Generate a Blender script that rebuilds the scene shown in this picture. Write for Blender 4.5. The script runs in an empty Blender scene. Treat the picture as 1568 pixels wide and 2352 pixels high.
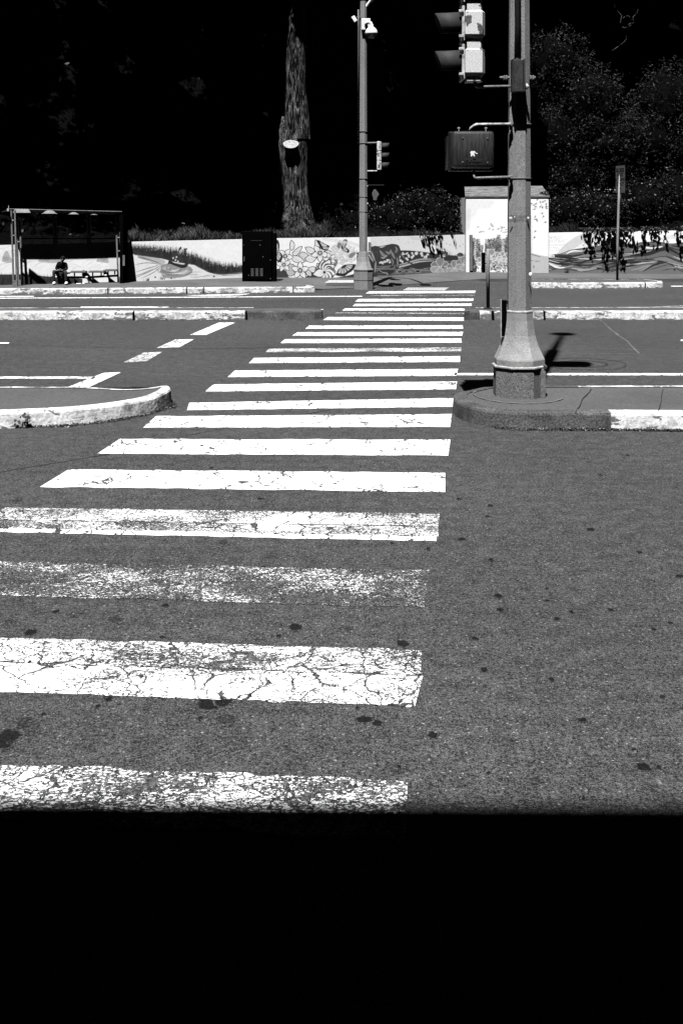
import bpy, bmesh, math, random
import numpy as np
from mathutils import Vector, Matrix, noise
random.seed(7)
rng = np.random.default_rng(11)
scene = bpy.context.scene
COL = scene.collection
R = math.radians

# ------------------------------------------------------------------ camera model
H, F, CX, HY = 2.2, 2500.0, 784.0, 485.0      # camera height, focal length, principal column, horizon row
SUN_EL, SUN_AZ = R(66), R(15)

def P(x, y, d):
    return Vector(((x-CX)*d/F, d, H-(y-HY)*d/F))
def G(x, y, z=0.0):
    d = (H-z)*F/(y-HY)
    return Vector(((x-CX)*d/F, d, z))
def interp(x, table):
    return float(np.interp(x, [t[0] for t in table], [t[1] for t in table]))

# ------------------------------------------------------------------ materials
def new_mat(name):
    m = bpy.data.materials.new(name); m.use_nodes = True
    nt = m.node_tree; nt.nodes.clear()
    out = nt.nodes.new('ShaderNodeOutputMaterial')
    b = nt.nodes.new('ShaderNodeBsdfPrincipled')
    nt.links.new(b.outputs[0], out.inputs[0])
    return m, nt, b
class N:
    """small node helper"""
    def __init__(s, nt): s.nt = nt
    def node(s, t, **kw):
        n = s.nt.nodes.new(t)
        for k, v in kw.items(): setattr(n, k, v)
        return n
    def put(s, sock, v):
        if hasattr(v, 'is_linked') or isinstance(v, bpy.types.NodeSocket): s.nt.links.new(v, sock)
        else: sock.default_value = v
    def pos(s): return s.node('ShaderNodeNewGeometry').outputs['Position']
    def mapv(s, vec, scale=(1,1,1), rot=(0,0,0), loc=(0,0,0)):
        n = s.node('ShaderNodeMapping'); s.put(n.inputs[0], vec)
        n.inputs['Scale'].default_value = scale; n.inputs['Rotation'].default_value = rot
        n.inputs['Location'].default_value = loc
        return n.outputs[0]
    def noise(s, vec, scale, detail=2, rough=0.5, dist=0.0):
        n = s.node('ShaderNodeTexNoise'); s.put(n.inputs['Vector'], vec)
        n.inputs['Scale'].default_value = scale; n.inputs['Detail'].default_value = detail
        n.inputs['Roughness'].default_value = rough; n.inputs['Distortion'].default_value = dist
        return n.outputs['Fac']
    def noisec(s, vec, scale, detail=2):
        n = s.node('ShaderNodeTexNoise'); s.put(n.inputs['Vector'], vec)
        n.inputs['Scale'].default_value = scale; n.inputs['Detail'].default_value = detail
        return n.outputs['Color']
    def vor(s, vec, scale, feature='F1', out='Distance', rnd=1.0, dims='3D'):
        n = s.node('ShaderNodeTexVoronoi', feature=feature, voronoi_dimensions=dims); s.put(n.inputs['Vector'], vec)
        n.inputs['Scale'].default_value = scale; n.inputs['Randomness'].default_value = rnd
        return n.outputs[out]
    def math(s, op, a, b=0.0, c=0.0, clamp=False):
        n = s.node('ShaderNodeMath', operation=op); n.use_clamp = clamp
        s.put(n.inputs[0], a); s.put(n.inputs[1], b); s.put(n.inputs[2], c)
        return n.outputs[0]
    def rng(s, v, a, b, c=0.0, d=1.0, smooth=False):
        n = s.node('ShaderNodeMapRange'); n.clamp = True
        if smooth: n.interpolation_type = 'SMOOTHSTEP'
        s.put(n.inputs[0], v)
        for i, k in enumerate((a, b, c, d)): s.put(n.inputs[i+1], k)
        return n.outputs[0]
    def mix(s, f, a, b):
        n = s.node('ShaderNodeMix', data_type='FLOAT')
        s.put(n.inputs[0], f); s.put(n.inputs[2], a); s.put(n.inputs[3], b)
        return n.outputs[0]
    def vadd(s, a, b, k):
        n = s.node('ShaderNodeVectorMath', operation='MULTIPLY_ADD')
        s.put(n.inputs[0], b); n.inputs[1].default_value = (k, k, k); s.put(n.inputs[2], a)
        return n.outputs[0]
    def grey(s, v):
        n = s.node('ShaderNodeCombineColor')
        for i in range(3): s.put(n.inputs[i], v)
        return n.outputs[0]
    def bump(s, h, strength, dist, bsdf):
        n = s.node('ShaderNodeBump'); n.inputs['Strength'].default_value = strength
        n.inputs['Distance'].default_value = dist; s.put(n.inputs['Height'], h)
        s.nt.links.new(n.outputs[0], bsdf.inputs['Normal'])

def asphalt_value(k, dark=0.0):
    """grey value of the asphalt as a node chain (world position)"""
    p = k.pos()
    fine = k.noise(p, 150, 3, 0.75)
    v = k.rng(fine, 0.36, 0.66, -0.026, 0.108)
    mid = k.noise(p, 52, 3, 0.7)
    v = k.math('ADD', v, k.rng(mid, 0.30, 0.70, -0.038, 0.046))
    mid2 = k.noise(p, 8, 6, 0.85)
    v = k.math('MAXIMUM', k.math('ADD', v, k.rng(mid2, 0.30, 0.70, -0.030, 0.032)), 0.003)
    pj = k.mapv(k.vadd(p, k.noisec(p, 70, 2), 0.018), (0.8, 1.0, 1))
    chip = k.vor(pj, 80, 'F1', 'Distance')
    cc = k.vor(pj, 80, 'F1', 'Color')
    sep = k.node('ShaderNodeSeparateColor'); k.put(sep.inputs[0], cc)
    pick = k.math('GREATER_THAN', sep.outputs[0], 0.84)
    inside = k.math('LESS_THAN', chip, k.math('MULTIPLY', sep.outputs[2], 0.42))
    v = k.mix(k.math('MULTIPLY', pick, inside), v, k.rng(sep.outputs[0], 0.84, 1.0, 0.07, 0.22))
    pick2 = k.math('LESS_THAN', sep.outputs[1], 0.13)
    v = k.mix(k.math('MULTIPLY', pick2, k.math('LESS_THAN', chip, 0.42)), v, 0.008)
    # wheel-worn lanes, long streaks along the road and broad patches
    st = k.noise(k.mapv(p, (0.35, 6.0, 1)), 1.6, 4, 0.62)
    v = k.math('MULTIPLY', v, k.rng(st, 0.35, 0.65, 0.93, 1.06))
    br = k.noise(p, 0.33, 3, 0.5)
    v = k.math('MULTIPLY', v, k.rng(br, 0.35, 0.68, 0.88, 1.12))
    st2 = k.noise(k.mapv(p, (1.1, 11.0, 1)), 2.6, 3, 0.6)
    v = k.mix(k.rng(st2, 0.68, 0.74, 0.0, 0.45), v, 0.012)
    return v, fine

m_asphalt, nt, b = new_mat('asphalt'); k = N(nt)
v, fine = asphalt_value(k); k.put(b.inputs['Base Color'], k.grey(k.math('MULTIPLY', v, 1.10)))
b.inputs['Roughness'].default_value = 0.9; b.inputs['Specular IOR Level'].default_value = 0.2
k.bump(fine, 0.35, 0.01, b)

def make_paint(name):
    """thermoplastic road paint worn through to the asphalt, amount from the object's 'wear' property"""
    m, nt, b = new_mat(name); k = N(nt)
    v, fine = asphalt_value(k)
    p = k.pos()
    at = k.node('ShaderNodeAttribute', attribute_type='OBJECT', attribute_name='wear')
    wear = at.outputs['Fac']
    # flaking: fine islands of lost paint
    q = k.mapv(p, (1.0, 1.5, 1))
    fl = k.math('ADD', k.math('MULTIPLY', k.noise(q, 62, 4, 0.72, 0.4), 0.78), k.math('MULTIPLY', k.noise(q, 20, 2, 0.6), 0.22))
    patch = k.noise(k.mapv(p, (0.9, 1.5, 1)), 1.7, 5, 0.68)
    w = k.math('ADD', wear, k.rng(patch, 0.32, 0.68, -0.26, 0.26))
    thr = k.rng(w, 0.0, 1.0, 0.31, 0.62)
    lost = k.rng(k.math('SUBTRACT', thr, fl), -0.006, 0.006, 0.0, 1.0)
    # cracks: long slanting ones and a finer net where the paint is tired
    cp = k.vadd(p, k.noisec(p, 5, 4), 0.22)
    cd = k.vor(k.mapv(cp, (1.1, 1.3, 1), rot=(0,0,0.9)), 3.3, 'DISTANCE_TO_EDGE')
    cm = k.noise(p, 3.0, 3)
    crack = k.math('LESS_THAN', cd, k.rng(cm, 0.30, 0.60, -0.004, 0.024))
    cd3 = k.vor(k.mapv(cp, (1.9, 0.55, 1), rot=(0,0,0.45)), 1.7, 'DISTANCE_TO_EDGE')
    crack = k.math('MAXIMUM', crack, k.math('LESS_THAN', cd3, k.rng(k.noise(p, 4.0, 3), 0.36, 0.66, 0.000, 0.019)))
    cp2 = k.vadd(p, k.noisec(p, 17, 3), 0.05)
    cd2 = k.vor(k.mapv(cp2, (1, 1.5, 1)), 17.0, 'DISTANCE_TO_EDGE')
    crack2 = k.math('LESS_THAN', cd2, k.rng(w, 0.15, 0.6, -0.01, 0.035))
    a = k.math('MAXIMUM', lost, k.math('MAXIMUM', crack, crack2))
    white = k.rng(k.noise(p, 60, 2), 0.3, 0.7, 0.70, 0.86)
    k.put(b.inputs['Base Color'], k.grey(k.mix(a, white, k.math('MULTIPLY', v, 1.10))))
    b.inputs['Roughness'].default_value = 0.8; b.inputs['Specular IOR Level'].default_value = 0.2
    return m
m_paint = make_paint('road_paint')

def mat_grain(name, lo, hi, scale=60, rough=0.85, big=0.15, bigscale=1.2, stretch=(1,1,1), bump=0.2, spec=0.25, metallic=0.0, detail=3, pits=0.0):
    m, nt, b = new_mat(name); k = N(nt)
    p = k.mapv(k.pos(), stretch)
    f = k.noise(p, scale, detail, 0.65)
    v = k.rng(f, 0.32, 0.68, lo, hi)
    g = k.noise(k.pos(), bigscale, 4, 0.55)
    v = k.math('MULTIPLY', v, k.rng(g, 0.3, 0.7, 1-big, 1+big))
    if pits > 0:
        d = k.vor(k.pos(), scale*0.7, 'F1', 'Distance'); c = k.vor(k.pos(), scale*0.7, 'F1', 'Color')
        s = k.node('ShaderNodeSeparateColor'); k.put(s.inputs[0], c)
        h = k.math('MULTIPLY', k.math('GREATER_THAN', s.outputs[0], 1-pits), k.math('LESS_THAN', d, 0.33))
        v = k.mix(h, v, lo*0.3)
    k.put(b.inputs['Base Color'], k.grey(v))
    b.inputs['Roughness'].default_value = rough; b.inputs['Specular IOR Level'].default_value = spec
    b.inputs['Metallic'].default_value = metallic
    if bump: k.bump(f, bump, 0.01, b)
    return m

m_conc = mat_grain('sidewalk_concrete', 0.055, 0.125, 55, big=0.22, bigscale=0.9, pits=0.06)
m_pole = mat_grain('exposed_aggregate_concrete', 0.11, 0.34, 95, big=0.12, bigscale=1.6, pits=0.12, bump=0.45)
m_polebase = mat_grain('pole_base_aggregate', 0.035, 0.26, 80, big=0.12, bigscale=1.6, pits=0.12, bump=0.45)
m_flarelit = mat_grain('cast_flare_concrete', 0.17, 0.36, 85, big=0.18, bigscale=4, pits=0.05, bump=0.15)  # paler than the shaft, high sun on the slope put into the tone
m_ring = mat_grain('chalky_ledge', 0.16, 0.42, 60, big=0.3, bigscale=14, bump=0.2)
m_bark = None
m_steel = mat_grain('galvanised_steel', 0.10, 0.22, 40, rough=0.6, big=0.2, bigscale=5, bump=0.1)
m_dsteel = mat_grain('dark_painted_steel', 0.018, 0.05, 30, rough=0.55, big=0.35, bigscale=4, bump=0.1, spec=0.35)
m_lsteel = mat_grain('worn_light_metal', 0.25, 0.6, 22, rough=0.6, big=0.45, bigscale=9, bump=0.1)
m_black = mat_grain('black_enamel', 0.0012, 0.003, 30, rough=0.9, big=0.2, bump=0.0, spec=0.0)
m_core = mat_grain('deep_foliage', 0.002, 0.004, 9, rough=1.0, big=0.2, bump=0.0, spec=0.0)  # near black, the shade between leaves put into the colour
m_blackplastic = mat_grain('black_plastic', 0.006, 0.012, 30, rough=0.5, big=0.2, bump=0.0, spec=0.15)
m_visor = mat_grain('faded_black_visor', 0.028, 0.048, 50, rough=0.7, big=0.15, bump=0.05, spec=0.2)
m_signgrey = mat_grain('dull_sign_face', 0.05, 0.10, 30, rough=0.7, bump=0.0)
m_post = mat_grain('pale_post_paint', 0.2, 0.34, 40, rough=0.6, bump=0.05)
m_white = mat_grain('white_enamel', 0.75, 0.85, 30, rough=0.5, big=0.04, bump=0.0)
m_wallcap = mat_grain('painted_wall_white', 0.55, 0.8, 12, big=0.15, bump=0.1)
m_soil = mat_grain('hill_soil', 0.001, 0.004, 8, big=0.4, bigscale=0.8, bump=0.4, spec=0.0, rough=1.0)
m_jeans = mat_grain('dark_denim', 0.02, 0.05, 60, big=0.2, bump=0.1, spec=0.1)
m_hoodie = mat_grain('black_cloth', 0.004, 0.009, 60, big=0.2, bump=0.1, spec=0.05)
m_skin = mat_grain('skin_grey', 0.22, 0.3, 30, big=0.1, bump=0.0)
m_hair = mat_grain('black_hair', 0.004, 0.01, 80, big=0.2, bump=0.3, spec=0.1)
m_litter = mat_grain('dry_leaf_litter', 0.02, 0.12, 20, big=0.4, bigscale=9, bump=0.3)
m_twig = mat_grain('pale_twig', 0.06, 0.12, 14, big=0.2)
m_brick = mat_grain('tan_render', 0.12, 0.2, 20, big=0.2, bigscale=0.6)
m_glassd = mat_grain('dark_window', 0.01, 0.02, 3, rough=0.15, spec=0.5, bump=0.0)

m_pedbox = mat_grain('streaked_dark_box', 0.006, 0.03, 6, rough=0.6, big=0.4, bigscale=5, stretch=(8,8,1), bump=0.05, spec=0.3)
# yellow-looking signal paint, peeled to a darker primer in ragged patches
m_signal, nt, b = new_mat('peeling_signal_paint'); k = N(nt); p = k.pos()
sp = k.noise(p, 120, 2, 0.7); base = k.rng(sp, 0.40, 0.52, 0.30, 0.74)
pe = k.noise(k.vadd(p, k.noisec(p, 30, 3), 0.02), 5.2, 4, 0.55)
v = k.mix(k.rng(pe, 0.555, 0.565), base, k.rng(k.noise(p, 40, 3), 0.3, 0.7, 0.03, 0.13))
k.put(b.inputs['Base Color'], k.grey(v)); b.inputs['Roughness'].default_value = 0.6

# kerb: white paint chipped to the concrete
def make_kerb(name, worn):
    m, nt, b = new_mat(name); k = N(nt); p = k.pos()
    conc = k.rng(k.noise(p, 60, 3, 0.7), 0.3, 0.7, 0.05, 0.19)
    sz = k.node('ShaderNodeSeparateXYZ'); k.put(sz.inputs[0], p)
    ch = k.noise(k.mapv(p, (1, 1, 2.4)), 7, 5, 0.68, 0.4)
    low = k.rng(sz.outputs[2], 0.0, 0.05, 0.11, 0.0)
    pat = k.rng(k.noise(p, 1.1, 2), 0.35, 0.65, -0.07, 0.09)
    t = k.math('ADD', k.math('ADD', ch, low), pat)
    lost = k.rng(t, 0.66-worn, 0.69-worn)
    white = k.math('MULTIPLY', k.rng(k.noise(p, 26, 4, 0.6), 0.3, 0.7, 0.5, 0.88), k.rng(k.noise(p, 4.5, 5, 0.7), 0.36, 0.56, 0.38, 1.0))
    cd = k.vor(k.vadd(p, k.noisec(p, 6, 3), 0.2), 2.6, 'DISTANCE_TO_EDGE')
    crack = k.math('LESS_THAN', cd, k.rng(k.noise(p, 2.3, 2), 0.5, 0.7, -0.001, 0.010))
    v = k.mix(k.math('MAXIMUM', lost, crack), white, conc)
    k.put(b.inputs['Base Color'], k.grey(v)); b.inputs['Roughness'].default_value = 0.85
    k.bump(k.noise(p, 30, 4), 0.4, 0.02, b)
    return m
m_kerb = make_kerb('white_kerb', 0.10)
m_kerbw = make_kerb('worn_white_kerb', 0.12)
m_kerbc = mat_grain('bare_kerb_concrete', 0.02, 0.12, 55, big=0.45, bigscale=3.5, bump=0.6)
m_island = mat_grain('island_concrete', 0.045, 0.10, 50, big=0.15, bigscale=1.0, stretch=(0.5,1.6,1), pits=0.015)

# bark
m_bark, nt, b = new_mat('furrowed_bark'); k = N(nt); p = k.mapv(k.pos(), (7.5, 7.5, 1.1))
f = k.noise(p, 1.6, 5, 0.68, 1.2)
v = k.rng(f, 0.45, 0.62, 0.001, 0.19)
v = k.math('MULTIPLY', v, k.rng(k.noise(k.pos(), 2.2, 4, 0.6), 0.35, 0.6, 0.25, 1.1))
k.put(b.inputs['Base Color'], k.grey(v)); b.inputs['Roughness'].default_value = 0.95; b.inputs['Specular IOR Level'].default_value = 0.1
k.bump(f, 1.0, 0.12, b)

# leaves: tone per leaf
def make_leaf(name, mul=1.0, rough=0.55, spec=0.3):
    m, nt, b = new_mat(name); k = N(nt)
    a = k.node('ShaderNodeAttribute', attribute_name='tone')
    k.put(b.inputs['Base Color'], k.grey(k.math('MULTIPLY', a.outputs['Fac'], mul)))
    b.inputs['Roughness'].default_value = rough; b.inputs['Specular IOR Level'].default_value = spec
    return m
m_leaf = make_leaf('glossy_leaf', 1.0, 0.5, 0.08)
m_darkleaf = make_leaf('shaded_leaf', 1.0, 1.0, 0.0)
m_grass = make_leaf('dry_grass', 1.0, 0.8, 0.1)

# mural paint: the artwork is held in the mesh's colour attribute
m_mural, nt, b = new_mat('mural_paint'); k = N(nt)
a = k.node('ShaderNodeAttribute', attribute_name='paint')
p = k.pos(); g = k.noise(p, 9, 5, 0.62)
dirt = k.rng(g, 0.30, 0.70, 0.93, 1.06)
k.put(b.inputs['Base Color'], k.grey(k.math('MULTIPLY', a.outputs['Fac'], dirt, clamp=True)))
b.inputs['Roughness'].default_value = 0.8; b.inputs['Specular IOR Level'].default_value = 0.2

m_roofshed, nt, b = new_mat('streaky_roof'); k = N(nt); p = k.pos()
f = k.noise(k.mapv(p, (1.2, 3, 9)), 3, 5, 0.7)
k.put(b.inputs['Base Color'], k.grey(k.rng(f, 0.35, 0.65, 0.03, 0.20))); b.inputs['Roughness'].default_value = 0.9

# ------------------------------------------------------------------ mesh helpers
def link(me, name, mat, parent=None):
    o = bpy.data.objects.new(name, me); COL.objects.link(o)
    if mat is not None and not me.materials: me.materials.append(mat)
    if parent: o.parent = parent
    return o
def tag(o, label, cat, group=None):
    o['label'] = label; o['category'] = cat
    if group: o['group'] = group
    return o
def thing(name, label, cat, loc=(0,0,0), group=None):
    o = bpy.data.objects.new(name, None); COL.objects.link(o); o.location = loc
    o.empty_display_size = 0.2
    return tag(o, label, cat, group)
def struct(o): o['kind'] = 'structure'; return o
def stuff(o): o['kind'] = 'stuff'; return o
def put(bm, name, mat, parent=None, smooth=False):
    """bm in world space; parent's location is removed"""
    if parent is not None:
        off = Vector((0,0,0)); q = parent
        while q is not None: off += q.location; q = q.parent
        bmesh.ops.translate(bm, verts=bm.verts, vec=-off)
    bmesh.ops.recalc_face_normals(bm, faces=bm.faces)
    me = bpy.data.meshes.new(name); bm.to_mesh(me); bm.free()
    if smooth:
        for f in me.polygons: f.use_smooth = True
    return link(me, name, mat, parent)
def put_each(bm, name, mat, parent=None, smooth=False):
    """every loose piece of bm becomes an object of its own"""
    bm.verts.index_update(); seen = set(); out = []
    for v0 in bm.verts:
        if v0.index in seen: continue
        comp = []; st = [v0]; seen.add(v0.index)
        while st:
            q = st.pop(); comp.append(q)
            for e in q.link_edges:
                w_ = e.other_vert(q)
                if w_.index not in seen: seen.add(w_.index); st.append(w_)
        b2 = bmesh.new(); mp = {q.index: b2.verts.new(q.co) for q in comp}
        for f in {f for q in comp for f in q.link_faces}: b2.faces.new([mp[q.index] for q in f.verts])
        out.append(put(b2, name, mat, parent, smooth))
    bm.free(); return out
def box(bm, c, s, rotz=0.0, bevel=0.0, rot=None):
    r = bmesh.ops.create_cube(bm, size=1.0)
    vs = r['verts']
    bmesh.ops.scale(bm, verts=vs, vec=s)
    if bevel > 0:
        es = {e for v in vs for e in v.link_edges}
        rr = bmesh.ops.bevel(bm, geom=list(es), offset=bevel, segments=2, affect='EDGES', profile=0.5)
        vs = list({v for f in rr['faces'] for v in f.verts} | {v for v in vs if v.is_valid})
    M = Matrix.Rotation(rotz, 3, 'Z') if rot is None else rot
    bmesh.ops.rotate(bm, verts=vs, cent=(0,0,0), matrix=M)
    bmesh.ops.translate(bm, verts=vs, vec=c)
    return vs
def lathe(bm, c, prof, n=8, phase=None, cap=True):
    """prof: (radius, z) ; n sided; for n=8 radius is across flats/2"""
    ph = math.pi/n if phase is None else phase
    kf = 1/math.cos(math.pi/n) if n <= 12 else 1
    rings = []
    for r, z in prof:
        rings.append([bm.verts.new((c[0]+r*kf*math.cos(2*math.pi*i/n+ph), c[1]+r*kf*math.sin(2*math.pi*i/n+ph), c[2]+z)) for i in range(n)])
    for a, b2 in zip(rings, rings[1:]):
        for i in range(n): bm.faces.new((a[i], a[(i+1)%n], b2[(i+1)%n], b2[i]))
    if cap:
        bm.faces.new(rings[0][::-1]); bm.faces.new(rings[-1])
def tube(bm, pts, rad, n=10, cap=True):
    pts = [Vector(p) for p in pts]
    if not hasattr(rad, '__len__'): rad = [rad]*len(pts)
    rings = []; up = None
    for i, p in enumerate(pts):
        t = (pts[min(i+1, len(pts)-1)] - pts[max(i-1, 0)]).normalized()
        if up is None:
            up = Vector((0,0,1)) if abs(t.z) < 0.9 else Vector((1,0,0))
        a = t.cross(up).normalized(); bb = a.cross(t).normalized(); up = bb
        rings.append([bm.verts.new(p + (a*math.cos(2*math.pi*j/n) + bb*math.sin(2*math.pi*j/n))*rad[i]) for j in range(n)])
    for a, b2 in zip(rings, rings[1:]):
        for j in range(n): bm.faces.new((a[j], a[(j+1)%n], b2[(j+1)%n], b2[j]))
    if cap: bm.faces.new(rings[0][::-1]); bm.faces.new(rings[-1])
def prism(bm, poly, axis, a, b2):
    """extrude 2-D polygon along an axis between a and b2; poly in remaining axes order"""
    def mk(u, v, w):
        return {'x': (w,u,v), 'y': (u,w,v), 'z': (u,v,w)}[axis]
    A = [bm.verts.new(mk(u,v,a)) for u,v in poly]; B = [bm.verts.new(mk(u,v,b2)) for u,v in poly]
    bm.faces.new(A); bm.faces.new(B[::-1])
    n = len(poly)
    for i in range(n): bm.faces.new((A[i], B[i], B[(i+1)%n], A[(i+1)%n]))
def flat(name, pts, mat, z=None, parent=None):
    bm = bmesh.new(); bm.faces.new([bm.verts.new(p) for p in pts])
    return put(bm, name, mat, parent)
def np_mesh(name, verts, faces, mat, parent=None, attr=None, attr_name='tone'):
    me = bpy.data.meshes.new(name)
    verts = np.asarray(verts, dtype=np.float32); faces = np.asarray(faces, dtype=np.int32)
    me.vertices.add(len(verts)); me.vertices.foreach_set('co', verts.ravel())
    kk = faces.shape[1]
    me.loops.add(faces.size); me.loops.foreach_set('vertex_index', faces.ravel())
    me.polygons.add(len(faces)); me.polygons.foreach_set('loop_start', np.arange(0, faces.size, kk, dtype=np.int32))
    me.update(calc_edges=True); me.validate()
    if attr is not None:
        a = me.attributes.new(attr_name, 'FLOAT', 'POINT'); a.data.foreach_set('value', np.asarray(attr, dtype=np.float32))
    return link(me, name, mat, parent)
def text_mesh(body, size, depth=0.002):
    cu = bpy.data.curves.new('lettering', 'FONT'); cu.body = body; cu.size = size
    cu.align_x = 'CENTER'; cu.align_y = 'CENTER'; cu.extrude = depth; cu.space_line = 0.9; cu.resolution_u = 3
    o = bpy.data.objects.new('lettering', cu); COL.objects.link(o)
    dg = bpy.context.evaluated_depsgraph_get()
    me = bpy.data.meshes.new_from_object(o.evaluated_get(dg))
    bpy.data.objects.remove(o)
    return me

# ------------------------------------------------------------------ world, sun, camera
w = bpy.data.worlds.new('World'); scene.world = w; w.use_nodes = True
wn = w.node_tree; wn.nodes.clear()
sky = wn.nodes.new('ShaderNodeTexSky'); sky.sky_type = 'NISHITA'; sky.sun_disc = False
sky.sun_elevation = SUN_EL; sky.sun_rotation = math.pi + SUN_AZ
sky.air_density = 0.02; sky.dust_density = 0.0; sky.ozone_density = 1.5; sky.altitude = 200
sp_ = wn.nodes.new('ShaderNodeSeparateColor'); cb = wn.nodes.new('ShaderNodeCombineColor')
bg = wn.nodes.new('ShaderNodeBackground'); wo = wn.nodes.new('ShaderNodeOutputWorld')
wn.links.new(sky.outputs[0], sp_.inputs[0])
for i in range(3): wn.links.new(sp_.outputs[0], cb.inputs[i])     # black-and-white film behind a red filter
wn.links.new(cb.outputs[0], bg.inputs[0]); bg.inputs[1].default_value = 0.05
wn.links.new(bg.outputs[0], wo.inputs[0])

sd = bpy.data.lights.new('sun', 'SUN'); sd.energy = 5.0; sd.angle = R(0.5); sd.color = (1, 1, 1)
so = bpy.data.objects.new('sun', sd); COL.objects.link(so)
ld = Vector((math.sin(SUN_AZ)*math.cos(SUN_EL), math.cos(SUN_AZ)*math.cos(SUN_EL), -math.sin(SUN_EL)))
so.rotation_euler = ld.to_track_quat('-Z', 'Y').to_euler(); so.location = (0, -5, 30)

cd_ = bpy.data.cameras.new('camera'); co = bpy.data.objects.new('camera', cd_); COL.objects.link(co)
cd_.sensor_fit = 'VERTICAL'; cd_.sensor_height = 36; cd_.lens = F/2352*36
cd_.shift_y = -(1176-HY)/2352; cd_.clip_end = 2000
co.location = (0, 0, H); co.rotation_euler = (R(90), 0, 0); scene.camera = co
scene.view_settings.view_transform = 'Standard'; scene.view_settings.look = 'None'
scene.view_settings.exposure = 0.9; scene.view_settings.gamma = 1
scene.cycles.max_bounces = 5; scene.cycles.diffuse_bounces = 0

# ------------------------------------------------------------------ ground and road
struct(flat('ground', [(-400,-300,-0.03),(400,-300,-0.03),(400,500,-0.03),(-400,500,-0.03)], m_soil))
struct(flat('road', [(-70,-2.6,0),(70,-2.6,0),(70,39,0),(-70,39,0)], m_asphalt))
bm = bmesh.new(); box(bm, (0,-6,0.06), (140,6.8,0.14))
struct(put(bm, 'near_pavement', m_conc))

def marking(name, px, wear, z=0.004):
    o = flat(name, [G(x, y, z) for x, y in px], m_paint); o['wear'] = wear; return struct(o)

def ragged(px, n=60, amp=0.012, z=0.003):
    """quad given by px corners turned into a strip with slightly uneven edges"""
    tl, tr, br, bl = [G(x, y, z) for x, y in px]
    bm = bmesh.new(); prev = None
    sd_ = random.random()*100
    for i in range(n+1):
        t = i/n
        a = tl.lerp(tr, t); c = bl.lerp(br, t)
        a.y += amp*2*(noise.noise(Vector((t*n*0.35, sd_, 0)))) ; c.y += amp*2*(noise.noise(Vector((t*n*0.35, sd_+9, 0))))
        if i in (0, n):
            a.x += random.uniform(-amp, amp); c.x += random.uniform(-amp, amp)
        va, vc = bm.verts.new(a), bm.verts.new(c)
        if prev: bm.faces.new((prev[0], va, vc, prev[1]))
        prev = (va, vc)
    return bm
STR = [ # TL, TR, BR, BL, wear
 ((-60,1752),(941,1794),(930,1930),(-60,1880),.69),
 ((-60,1463),(973,1493),(967,1551.5),(-60,1518),.60),
 ((-60,1519.5),(967,1552.5),(957,1622),(-60,1586),.47),
 ((-60,1288),(986,1310),(975,1395),(-120,1364),.83),
 ((18,1165),(1011,1180),(1008,1208),(-38,1193),.60),
 ((-40,1194.5),(1008,1209.5),(1006,1232),(-60,1210),.68),
 ((-62,1210),(1006,1232),(1005,1243),(-78,1220),.22),
 ((157,1078),(1023,1086),(1021,1130),(93,1118),.18),
 ((277,1008),(1033,1010),(1030,1046),(222,1042),.06),
 ((358,956),(1036,951),(1034,980),(327,982),.05),
 ((437,925),(1048,914),(1046,934),(430,942),.05),
 ((492,883),(1048,876),(1046,894),(471,899),.04),
 ((540,851),(1051,847),(1047,863),(522,866),.16),
 ((582,822),(1056,818),(1055,831),(570,834),.08),
 ((617,801),(1057,798),(1057,807),(609,809),.60),
 ((655,779),(1060,777),(1060,787),(643,788),.08),
 ((684,763),(1062,762),(1062,771),(672,771),.06),
 ((710,748),(1063,747),(1063,755),(700,755),.10),
 ((752,728),(1065,729),(1065,737),(741,735),.14),
 ((772,717.5),(1068,718),(1068,721),(766,720.5),.78),
 ((793,708.5),(1075,708.5),(1075,713),(786,713),.10),
 ((816,698),(1083,697),(1082,702.3),(810,703),.16),
 ((823,686.7),(1087,685.7),(1085,691.3),(815,692.5),.06),
 ((850,677.5),(1090,677),(1089,679.5),(846,680),.80),
 ((848,669.3),(1092,667.7),(1090,672.8),(840,674),.08)]
for i, s in enumerate(STR):
    o = put(ragged(s[:4]), 'crosswalk_stripe', m_paint); o['wear'] = s[4]; struct(o)
for px, wr in [
 (((503,741),(540,741),(474,769),(437,769)), .10), (((403,780),(446,779),(414,797),(361,799)), .40),
 (((330,810),(373,808),(338,829),(285,832)), .52), (((240,856),(277,855),(190,896),(138,896)), .30),
 (((-60,864.5),(224,865),(214,870),(-60,869)), .34), (((-60,786.5),(22,786.5),(20,789),(-60,789)), .1),
 (((1043,856.8),(1700,857.2),(1700,862),(1043,861.5)), .14), (((1562,780),(1700,780),(1700,783),(1562,783)), .2),
 (((-60,680),(79,679.7),(79,681.3),(-60,681.6)), .2),
 (((-60,684.4),(831,679.6),(831,681.2),(-60,686)), .12), (((187,704.3),(388,704.2),(386,706.2),(185,706.2)), .15),
 (((-60,709.7),(742,710),(742,711.4),(-60,711.2)), .32), (((420,678),(575,674.4),(552,678.2),(470,680)), .42),
 (((1540,656.5),(1700,656.5),(1700,658),(1540,658)), .2), (((1225,716),(1700,696),(1700,697),(1225,717)), .7)]:
    o = put(ragged(px, 30, 0.006), 'lane_marking', m_paint); o['wear'] = wr; struct(o)

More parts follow.
